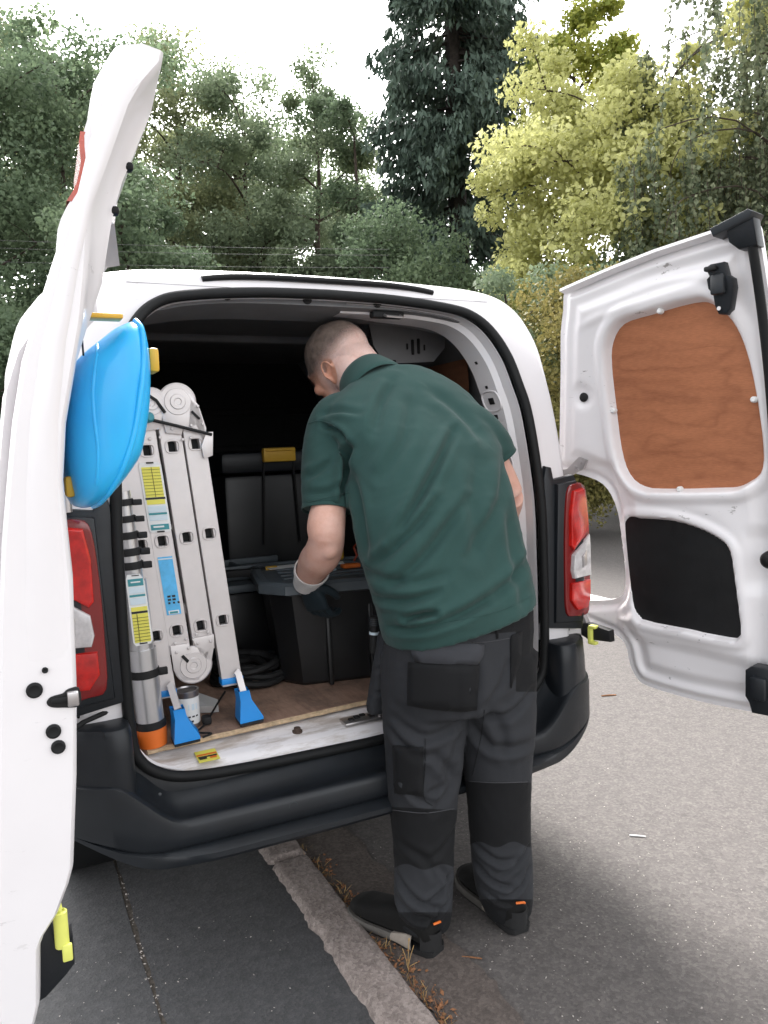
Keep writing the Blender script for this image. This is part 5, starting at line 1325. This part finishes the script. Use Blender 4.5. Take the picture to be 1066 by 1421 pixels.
for k in range(4): lathe('grip_ring', [(.075 + k * .005, .0152), (.0775 + k * .005, .0152)], (0, 0, 0), ax_t, 'plastic_grey', tor, 18)
# ---- boots
def boot(heel, dr, ankle, seed):
    d = Vector((dr[0], dr[1], 0)).normalized(); s = Vector((-d.y, d.x, 0))
    P = lambda x, y, z: Vector((heel[0], heel[1], 0)) + d * x + s * y + Vector((0, 0, z))
    hw = [(0, .020), (.012, .032), (.05, .038), (.11, .036), (.16, .042), (.21, .049), (.25, .047), (.28, .036), (.296, .022), (.302, .008)]
    def outline(g): return [P(x, w + g, 0) for x, w in hw] + [P(x, -(w + g), 0) for x, w in reversed(hw)]
    up = []
    for x, w, h, z0 in [(.004, .020, .06, .02), (.02, .034, .075, .02), (.06, .038, .085, .02), (.11, .038, .082, .02), (.16, .043, .070, .02), (.21, .048, .056, .02), (.25, .046, .048, .02), (.28, .034, .036, .02), (.297, .012, .018, .02)]:
        up.append((P(x, 0, z0 + h / 2), s * w, Vector((0, 0, h / 2))))
    shaft = limb([P(.05, 0, .06), ankle + Vector((0, 0, -.02)), ankle + Vector((0, 0, .05))], [.050, .048, .046], 20)
    o = blob('boot', [loft_data(up, 24, 2.5), shaft], .0045, 5, 'boot', man)
    def slab(nm, g0, g1, z0, z1, m, lo=0., par=o):
        a = [q + Vector((0, 0, z0)) for q in outline(g0)]; b = [q + Vector((0, 0, z1)) for q in outline(g1)]
        k = mesh(nm, a + b, [tuple(range(len(a) - 1, -1, -1)), tuple(range(len(a), 2 * len(a)))] + [(i, (i + 1) % len(a), len(a) + (i + 1) % len(a), len(a) + i) for i in range(len(a))], m, par, 40); return k
    slab('outsole', .001, .003, .003, .018, 'sole')
    ms = []
    for (x0, x1, z0, z1) in [(.07, .296, .014, .027)]:
        for sg in (-1, 1):
            lo = []
            for x in np.linspace(x0, x1, 16):
                w = np.interp(x, [q[0] for q in hw], [q[1] for q in hw]) + .0045
                zt = z1
                lo.append([P(x, sg * w, z0 - .004), P(x, sg * (w + .0012), (z0 + zt) / 2), P(x, sg * (w - .003), zt), P(x, sg * (w - .012), zt)])
            rings('midsole', lo, 'midsole', o, False, False, 40)
    for sg in (-1, 1):
        lo = []
        for x, zt in [(.055, .048), (.075, .046), (.10, .038), (.125, .029)]:
            w = np.interp(x, [q[0] for q in hw], [q[1] for q in hw]) + .006
            lo.append([P(x, sg * w, .013), P(x, sg * (w + .001), (.013 + zt) / 2), P(x, sg * (w - .004), zt), P(x, sg * (w - .014), zt)])
        rings('heel_wedge', lo, 'wedge', o, False, False, 40)
    hc = [[P(-.003 + .05 * (1 - math.cos(a)), .037 * math.sin(a) * (1.02 - .2 * (z - .01) * 3), z) for a in np.linspace(-1.25, 1.25, 14)] for z in (.012, .03, .05, .062)]
    rings('heel_counter', hc, 'sole', o, False, False, 60)
    tube('heel_loop', [P(.001, -.012, .083), P(-.004, -.004, .089), P(-.004, .006, .091), P(.002, .014, .089)], .0032, 'orange', o, 6)
    return o
boot((.096, 1.848), (-.215, .195), at(592, 1262, 1.915), 1)
boot((.318, 1.918), (-.125, .275), at(708, 1255, 1.985), 2)
# ---- gloves: five fingers closing on the lid edge
def glove(wr, f_, s_, n_, cuff_from):
    f_ = f_.normalized(); s_ = (s_ - f_ * s_.dot(f_)).normalized(); n_ = f_.cross(s_)
    P = lambda x, y, z: wr + f_ * x + s_ * y + n_ * z
    ds = [loft_data([(P(-.005, 0, 0), s_ * .028, n_ * .020), (P(.02, .002, 0), s_ * .034, n_ * .019), (P(.06, .003, .002), s_ * .043, n_ * .0165), (P(.088, .002, .003), s_ * .042, n_ * .014)], 20, 2.4)]
    for k, (y, L, r) in enumerate([(.031, .078, .0095), (.0105, .088, .0098), (-.010, .082, .0094), (-.030, .064, .0085)]):
        a = P(.080, y, .002); c1 = .35 + .05 * k; pts = [a]; an = 0.
        for seg_, cu in [(.42, c1), (.32, .75), (.26, .65)]:
            an += cu; pts.append(pts[-1] + (f_ * math.cos(an) - n_ * math.sin(an)) * (L * seg_))
        ds.append(limb(pts, [r, r, r * .95, r * .85], 12, None, 4))
    ds.append(limb([P(.018, .026, -.006), P(.040, .046, -.020), P(.062, .052, -.034), P(.080, .046, -.046)], [.014, .0125, .0115, .0095], 12, None, 4))
    g = blob('glove', ds, .0032, 3, 'glove', man)
    cd = (cuff_from - wr).normalized()
    kn = []
    for i, (h, r) in enumerate([(-.014, .035), (.0, .0385), (.008, .0375), (.016, .0400), (.024, .0390), (.032, .0420), (.040, .0410), (.048, .0440), (.056, .0450), (.064, .0485), (.072, .0475), (.080, .0505), (.086, .0500), (.084, .046)]):
        a1 = cd.cross(Vector((0, 0, 1))).normalized(); a2 = cd.cross(a1)
        kn.append([wr + cd * h + a1 * (math.cos(a) * r) + a2 * (math.sin(a) * r * .95) for a in np.linspace(0, 2 * math.pi, 40, endpoint=False)])
    rings('knit_cuff', kn, 'knit', g, True, False, 60)
    for k in range(40):
        a = k / 40 * 2 * math.pi
        a1 = cd.cross(Vector((0, 0, 1))).normalized(); a2 = cd.cross(a1)
    pc = [wr + cd * .02 + a1 * (math.cos(a) * .0412) + a2 * (math.sin(a) * .0395) for a in np.linspace(2.2, 2.9, 8)]
    tube('printed_mark', pc, .0016, 'plastic_grey', g, 4)
    return g
glove(wrL + Vector((.002, .004, -.004)), Vector((.30, .12, -.85)), Vector((.75, -.60, .20)), None, elL.lerp(wrL, .6))
glove(wrR, Vector((-.25, .75, -.6)), Vector((-.8, -.4, .1)), None, elR.lerp(wrR, .6))
# ------------------------------------------------------------------ trees
def leaf_mat(name, dark, light, trans=.45):
    m, nt, b = _nt(name)
    an = nt.nodes.new('ShaderNodeAttribute'); an.attribute_name = 'tone'
    c = _ramp(nt, an.outputs['Fac'], [(0., dark), (1., light)])
    nt.links.new(c, b.inputs['Base Color']); b.inputs['Roughness'].default_value = .6; b.inputs['Specular IOR Level'].default_value = .3
    tr = nt.nodes.new('ShaderNodeBsdfTranslucent'); nt.links.new(c, tr.inputs[0])
    mx = nt.nodes.new('ShaderNodeMixShader'); mx.inputs[0].default_value = trans
    out = nt.nodes['Material Output']
    nt.links.new(b.outputs[0], mx.inputs[1]); nt.links.new(tr.outputs[0], mx.inputs[2]); nt.links.new(mx.outputs[0], out.inputs[0])
    return m
LM = {
    'dark': leaf_mat('dark_green_leaf', (.082, .128, .078), (.225, .295, .17)),
    'mid': leaf_mat('mid_green_leaf', (.115, .165, .105), (.32, .385, .235), .4),
    'olive': leaf_mat('olive_green_leaf', (.13, .16, .085), (.34, .37, .20), .45),
    'conifer': leaf_mat('conifer_needle', (.050, .082, .062), (.130, .178, .135), .1),
    'yellow': leaf_mat('yellow_green_leaf', (.42, .43, .16), (.70, .70, .33), .5),
    'lime': leaf_mat('lime_green_leaf', (0.149, 0.216, 0.041), (0.432, 0.432, 0.095), .45),
    'birch': leaf_mat('birch_leaf', (.12, .16, .095), (.34, .37, .23), .4),
    'shrub': leaf_mat('hedge_leaf', (0.078, 0.111, 0.033), (0.312, 0.260, 0.091), .35),
}
MT['bark'] = M('brown_bark', (.07, .052, .04), .9, var=.5, vs=12, bump=.8, bs_=40)
MT['bark_dark'] = M('dark_bark', (.035, .028, .024), .9, var=.5, vs=12, bump=.8, bs_=40)
def leaves_obj(name, C, L, Wd, axis, tone, mat, parent, rng, spread=1.):
    """N leaf-sized rhombs: centre, length, width, preferred long axis"""
    n = len(C)
    a = axis + rng.normal(0, spread, (n, 3)); a /= np.linalg.norm(a, axis=1, keepdims=True) + 1e-9
    t = rng.normal(0, 1, (n, 3)); b = np.cross(a, t); b /= np.linalg.norm(b, axis=1, keepdims=True) + 1e-9
    nrm = np.cross(a, b)
    L = L[:, None]; Wd = Wd[:, None]
    v = np.empty((n, 4, 3)); v[:, 0] = C - a * L * .5; v[:, 1] = C + b * Wd * .5 + nrm * Wd * .12; v[:, 2] = C + a * L * .5; v[:, 3] = C - b * Wd * .5 + nrm * Wd * .12
    me = bpy.data.meshes.new(name)
    me.vertices.add(n * 4); me.vertices.foreach_set('co', v.ravel())
    me.loops.add(n * 4); me.loops.foreach_set('vertex_index', np.arange(n * 4, dtype=np.int32))
    me.polygons.add(n); me.polygons.foreach_set('loop_start', np.arange(0, n * 4, 4, dtype=np.int32))
    me.update(calc_edges=True)
    at_ = me.attributes.new('tone', 'FLOAT', 'FACE'); at_.data.foreach_set('value', np.clip(tone, 0, 1).astype(np.float32))
    me.materials.append(mat)
    o = bpy.data.objects.new(name, me); COL.objects.link(o); o.parent = parent
    return o
def wood(name, segs, mat, parent, n=6):
    vs, fs = [], []
    for pts, rad in segs:
        v, f = tube_data(pts, rad, n, caps=False); b = len(vs); vs += v; fs += [tuple(b + i for i in q) for q in f]
    return mesh(name, vs, fs, mat, parent, 60, False)
def ground_at(px, Y): return ((px + 20 - W / 2) / F * Y, Y)
def broad(name, label, px, Y, top, crown_w, base, nl, clumps, leaf, mat, seed, bark='bark', shape=1., cl_r=.5, tone_sh=0., group=None, limbs=16, gap=.0):
    """broadleaf tree: px/Y place its foot, top and crown width in metres, crown from `base` upward"""
    nl = int(nl * 2.0); leaf *= .72; cl_r *= 1.12
    rng = np.random.default_rng(seed); x, y = ground_at(px, Y)
    t = thing(name, label, 'tree', (x, y, 0), 0, group)
    segs = []; h = top; r0 = .011 * top + .03
    lean = rng.normal(0, .25, 2)
    tr = [Vector((lean[0] * s * s, lean[1] * s * s, h * .92 * s)) + Vector(rng.normal(0, .06, 3)) * (1 if 0 < s else 0) for s in np.linspace(0, 1, 9)]
    segs.append((cr(tr, 3), list(np.linspace(r0, .015, 25))))
    tips = []
    for k in range(limbs):
        s = rng.uniform(max(.12, base / h * .8), .95); b0 = Vector(tr[0]).lerp(Vector(tr[-1]), s); i = s * 8; j = min(7, int(i)); b0 = tr[j].lerp(tr[j + 1], i - j)
        az = rng.uniform(0, 2 * math.pi); zf = (b0.z - base) / max(.1, h - base)
        rad = crown_w / 2 * math.sqrt(max(.05, 1 - (abs(zf * 1.0 - .38) / .68) ** 2)) * rng.uniform(.6, 1.05)
        e = b0 + Vector((math.cos(az) * rad, math.sin(az) * rad, rad * rng.uniform(.15, .7)))
        mid = b0.lerp(e, .5) + Vector((0, 0, rad * .12)) + Vector(rng.normal(0, .1, 3))
        P = cr([b0, mid, e], 4); segs.append((P, list(np.linspace(r0 * .38 * (1.1 - s * .7), .008, len(P)))))
        for q in range(3):
            u = rng.uniform(.35, .95); c = P[int(u * (len(P) - 1))]; d = Vector(rng.normal(0, 1, 3)); d.z = abs(d.z) * .6; d = d.normalized() * rad * rng.uniform(.25, .5)
            segs.append(([c, c + d * .5 + Vector((0, 0, .05)), c + d], [.018, .011, .005])); tips.append(c + d)
        tips.append(e)
    wood('trunk', segs, bark, t)
    # clump centres: branch tips plus points spread through the crown volume
    cz = (base + h) / 2; hz = (h - base) / 2
    cs = [np.array(p) for p in tips]
    while len(cs) < clumps:
        p = rng.normal(0, 1, 3); p /= np.linalg.norm(p); rr_ = rng.uniform(.35, 1) ** .6
        w = 1 - .35 * max(0, p[2]) * shape
        q = np.array([p[0] * crown_w / 2 * rr_ * w, p[1] * crown_w / 2 * rr_ * w, cz + p[2] * hz * rr_])
        if gap and noise.noise(Vector(q) * .55 + Vector((seed, 0, 0))) < gap - .35: 
            if rng.uniform() < .8: cs.append(None); continue
        cs.append(q)
    cs = np.array([c for c in cs if c is not None])
    per = max(1, nl // len(cs)); N = per * len(cs)
    ctone = rng.uniform(0, 1, len(cs)); idc = np.repeat(np.arange(len(cs)), per)
    off = rng.normal(0, 1, (N, 3)); off /= np.linalg.norm(off, axis=1, keepdims=True); off *= (rng.uniform(0, 1, (N, 1)) ** .45)
    sz = cl_r * rng.uniform(.55, 1.35, len(cs))[idc][:, None]
    C = cs[idc] + off * sz * np.array([1, 1, .72])
    C[:, 2] = np.maximum(C[:, 2], .15)
    Lf = leaf * rng.uniform(.6, 1.3, N)
    tone = .5 * ctone[idc] + .35 * rng.uniform(0, 1, N) + tone_sh + .15
    leaves_obj('crown', C, Lf, Lf * rng.uniform(.5, .8, N), np.tile([0, 0, -.15], (N, 1)), tone, LM[mat], t, rng)
    return t
def conifer(name, label, px, Y, top, width, nl, seed, base=.5):
    rng = np.random.default_rng(seed); x, y = ground_at(px, Y); t = thing(name, label, 'tree', (x, y, 0))
    segs = [([Vector((0, 0, z)) + Vector(rng.normal(0, .03, 3)) for z in np.linspace(0, top, 10)], list(np.linspace(.32, .02, 10)))]
    Cs, Ax = [], []
    nb = 520; per = nl // nb
    for k in range(nb):
        s = (k + rng.uniform()) / nb; z = base + (top - base) * s ** 1.05; az = rng.uniform(0, 2 * math.pi)
        L = width / 2 * (1.02 - s) ** .62 * rng.uniform(.65, 1.12) + .15
        d = np.array([math.cos(az), math.sin(az), 0]); st = np.array([0, 0, z])
        P = [Vector(st + d * L * u + np.array([0, 0, -.55 * L * u ** 1.6 + .28 * L * u ** 3 * 1.1])) for u in (0, .3, .6, .85, 1.)]
        segs.append((P, [.035 * (1 - s) + .012, .025, .016, .01, .005]))
        PA = np.array([tuple(p) for p in P]); u = rng.uniform(.15, 1.02, per) ** .75
        base_p = np.stack([np.interp(u, (0, .3, .6, .85, 1.), PA[:, i]) for i in range(3)], 1)
        side = np.cross(d, [0, 0, 1]); sp_ = rng.normal(0, .20, per) * L * .55 * (1.1 - u) + rng.normal(0, .07, per)
        hang = rng.uniform(0, 1, per) ** 1.4 * (.38 + .3 * (1 - s))
        Cs.append(base_p + side * sp_[:, None] + np.stack([rng.normal(0, .05, per), rng.normal(0, .05, per), -hang], 1)); Ax.append(np.tile(d * .35 + np.array([0, 0, -1.]), (per, 1)))
    wood('trunk', segs, 'bark_dark', t)
    C = np.concatenate(Cs); A = np.concatenate(Ax); N = len(C)
    Lf = rng.uniform(.12, .30, N)
    tone = .35 * rng.uniform(0, 1, N) + .45 * np.array([noise.noise((p[0] * 1.3, p[1] * 1.3, p[2] * .8)) + .5 for p in C])
    leaves_obj('crown', C, Lf, Lf * .34, A, tone, LM['conifer'], t, rng, .45)
    return t
def weeping(name, label, px, Y, top, width, nl, seed, trunk_h):
    rng = np.random.default_rng(seed); x, y = ground_at(px, Y); t = thing(name, label, 'tree', (x, y, 0)); segs = []
    tr = [Vector((0, 0, 0)), Vector((.05, .1, trunk_h * .35)), Vector((-.1, .1, trunk_h * .7)), Vector((0, 0, top))]
    segs.append((cr(tr, 5), list(np.linspace(.2, .02, 16)))); Cs = []; Ax = []
    ns = 900; per = nl // ns
    for k in range(75):
        s = rng.uniform(.3, 1.); b0 = cr(tr, 5)[int(s * 15)]; az = rng.uniform(0, 6.28); L = width / 2 * rng.uniform(.5, 1.05)
        e = b0 + Vector((math.cos(az) * L, math.sin(az) * L, L * .35)); P = cr([b0, b0.lerp(e, .5) + Vector((0, 0, L * .25)), e, e + Vector((math.cos(az) * .3, math.sin(az) * .3, -.5))], 4)
        segs.append((P, list(np.linspace(.016, .004, len(P)))))
        for q in range(ns // 75):
            c = P[int(rng.uniform(.25, 1) * (len(P) - 1))] + Vector(rng.normal(0, .12, 3)); ln = rng.uniform(.8, 2.9); sw = rng.normal(0, .14, 2)
            pts = [c, c + Vector((sw[0] * .5, sw[1] * .5, -ln * .5)), c + Vector((sw[0], sw[1], -ln))]
            segs.append((pts, [.006, .004, .002])); u = rng.uniform(0, 1, per); PA = np.array([tuple(p) for p in pts])
            Cs.append(np.stack([np.interp(u, (0, .5, 1), PA[:, i]) for i in range(3)], 1) + rng.normal(0, .045, (per, 3))); Ax.append(np.tile([0, 0, -1.], (per, 1)))
    wood('trunk', segs, 'bark', t, 5)
    C = np.concatenate(Cs); N = len(C); Lf = rng.uniform(.05, .10, N)
    leaves_obj('crown', C, Lf, Lf * .75, np.concatenate(Ax), rng.uniform(0, 1, N), LM['birch'], t, rng, .8)
    return t
G1 = 'trees behind the van'
# left: dense dark broadleaves
broad('broadleaf_tree', 'tall dark green tree at the left edge, crown touching the top', -40, 17, 10.9, 5.6, 1.2, 26000, 170, .15, 'dark', 11, cl_r=.66, group=G1)
broad('broadleaf_tree', 'dark green tree with pale sunlit top just left of the raised door', 95, 19, 11.7, 5.0, 1.5, 24000, 150, .155, 'dark', 12, cl_r=.66, group=G1)
broad('broadleaf_tree', 'taller olive tree showing above the left trees', 60, 24, 14.3, 6, 4.0, 20000, 120, .18, 'olive', 13, cl_r=.75, group=G1)
broad('broadleaf_tree', 'olive green tree right behind the top of the left door', 250, 25, 14.3, 5.4, 2.5, 28000, 170, .17, 'olive', 14, cl_r=.66, group=G1, gap=.1)
broad('broadleaf_tree', 'low dark bushy tree between left door and van roof', 205, 15, 6.6, 3.4, .8, 17000, 95, .135, 'dark', 15, cl_r=.5, group=G1)
# centre: airy trees with sky showing through
broad('broadleaf_tree', 'airy mid green tree over the middle of the van roof', 350, 24, 12.9, 5.0, 2.0, 26000, 170, .15, 'mid', 16, cl_r=.55, group=G1, gap=.2, limbs=26)
broad('broadleaf_tree', 'slim airy tree with pointed top left of the conifer', 432, 23, 12.9, 3.8, 2.0, 26000, 200, .15, 'mid', 17, cl_r=.48, group=G1, gap=.05, limbs=26)
broad('broadleaf_tree', 'thin dark tree close to the left side of the conifer', 496, 22, 11.4, 2.6, 2.2, 10000, 75, .14, 'dark', 18, cl_r=.42, group=G1, gap=.35)
broad('broadleaf_tree', 'green tree further back filling the gap over the roof', 300, 30, 14.0, 7.0, 2.0, 30000, 160, .18, 'mid', 19, cl_r=.9, group=G1, gap=.12)
broad('broadleaf_tree', 'far green tree behind the gap left of the conifer', 450, 31, 13.6, 7.0, 2.0, 30000, 160, .18, 'mid', 20, cl_r=.9, group=G1, gap=.12)
broad('broadleaf_tree', 'low dark evergreen bush beneath the tall conifer', 560, 16, 5.9, 3.8, .6, 16000, 95, .12, 'dark', 21, cl_r=.5, group=G1)
# the tall conifer, the yellow-green maple and its neighbours
conifer('conifer_tree', 'tall dark drooping conifer behind the van above the man', 628, 20, 25, 5.6, 150000, 31)
broad('maple_tree', 'bright yellow-green maple above the right rear door', 850, 13.5, 7.4, 4.6, 2.1, 40000, 230, .135, 'yellow', 32, cl_r=.42, group=None, limbs=24)
broad('maple_tree', 'taller lime green tree rising behind the yellow maple', 785, 18, 11.6, 2.6, 4.4, 12000, 80, .17, 'lime', 33, cl_r=.46, gap=.2)
broad('broadleaf_tree', 'pale yellow tree to the right behind the maple', 945, 17, 6.3, 3.2, 1.5, 15000, 85, .16, 'mid', 34, cl_r=.5, group=G1)
broad('broadleaf_tree', 'dark green tree low behind the right door', 870, 12, 4.2, 2.6, 1.0, 12000, 75, .12, 'mid', 35, cl_r=.42, group=G1)
broad('broadleaf_tree', 'olive tree at the right edge under the birch', 1050, 17, 6.4, 4.2, 1.0, 17000, 100, .16, 'olive', 36, cl_r=.55, group=G1)
broad('garden_shrub', 'hedge-like shrub with rusty tips between van and right door', 770, 9.5, 3.25, 2.2, .2, 20000, 120, .075, 'shrub', 37, cl_r=.32, limbs=14)
broad('garden_shrub', 'second rusty green shrub behind the right door window', 865, 9.8, 2.9, 2.2, .2, 16000, 110, .08, 'shrub', 38, cl_r=.32, limbs=14)
broad('garden_shrub', 'dark shrub low under the maple', 690, 11, 3.6, 2.4, .2, 14000, 90, .10, 'mid', 39, cl_r=.36, limbs=14)
weeping('birch_tree', 'weeping birch with hanging strands at the top right corner', 1130, 11.5, 10.2, 5.2, 135000, 41, 7.5)
# undergrowth along the left
for k, (px, Y, tp, cw) in enumerate([(-30, 13, 3.9, 3.6), (45, 15, 4.1, 3.2)]):
    broad('garden_shrub', ['dark shrub at the left edge beneath the wires', 'dark shrub just left of the raised door edge'][k], px, Y, tp, cw, .1, 14000, 90, .12, 'dark', 50 + k, cl_r=.5, limbs=12)
# overhead wires
for k, (y0, y1) in enumerate([(332, 346), (343, 354), (362, 371)]):
    P = [at(px, y0 + (y1 - y0) * (px + 40) / 600 + 3 * math.sin((px + 40) / 620 * 3.14), 12.) for px in range(-60, 560, 40)]
    o = tube('overhead_wire', P, .0026, M('grey_wire', (.05, .05, .052), .6), None, 5)
    props(o, ['topmost thin grey wire crossing the trees at left', 'middle thin grey wire crossing the trees at left', 'lowest thin grey wire crossing the trees at left'][k], 'wire')
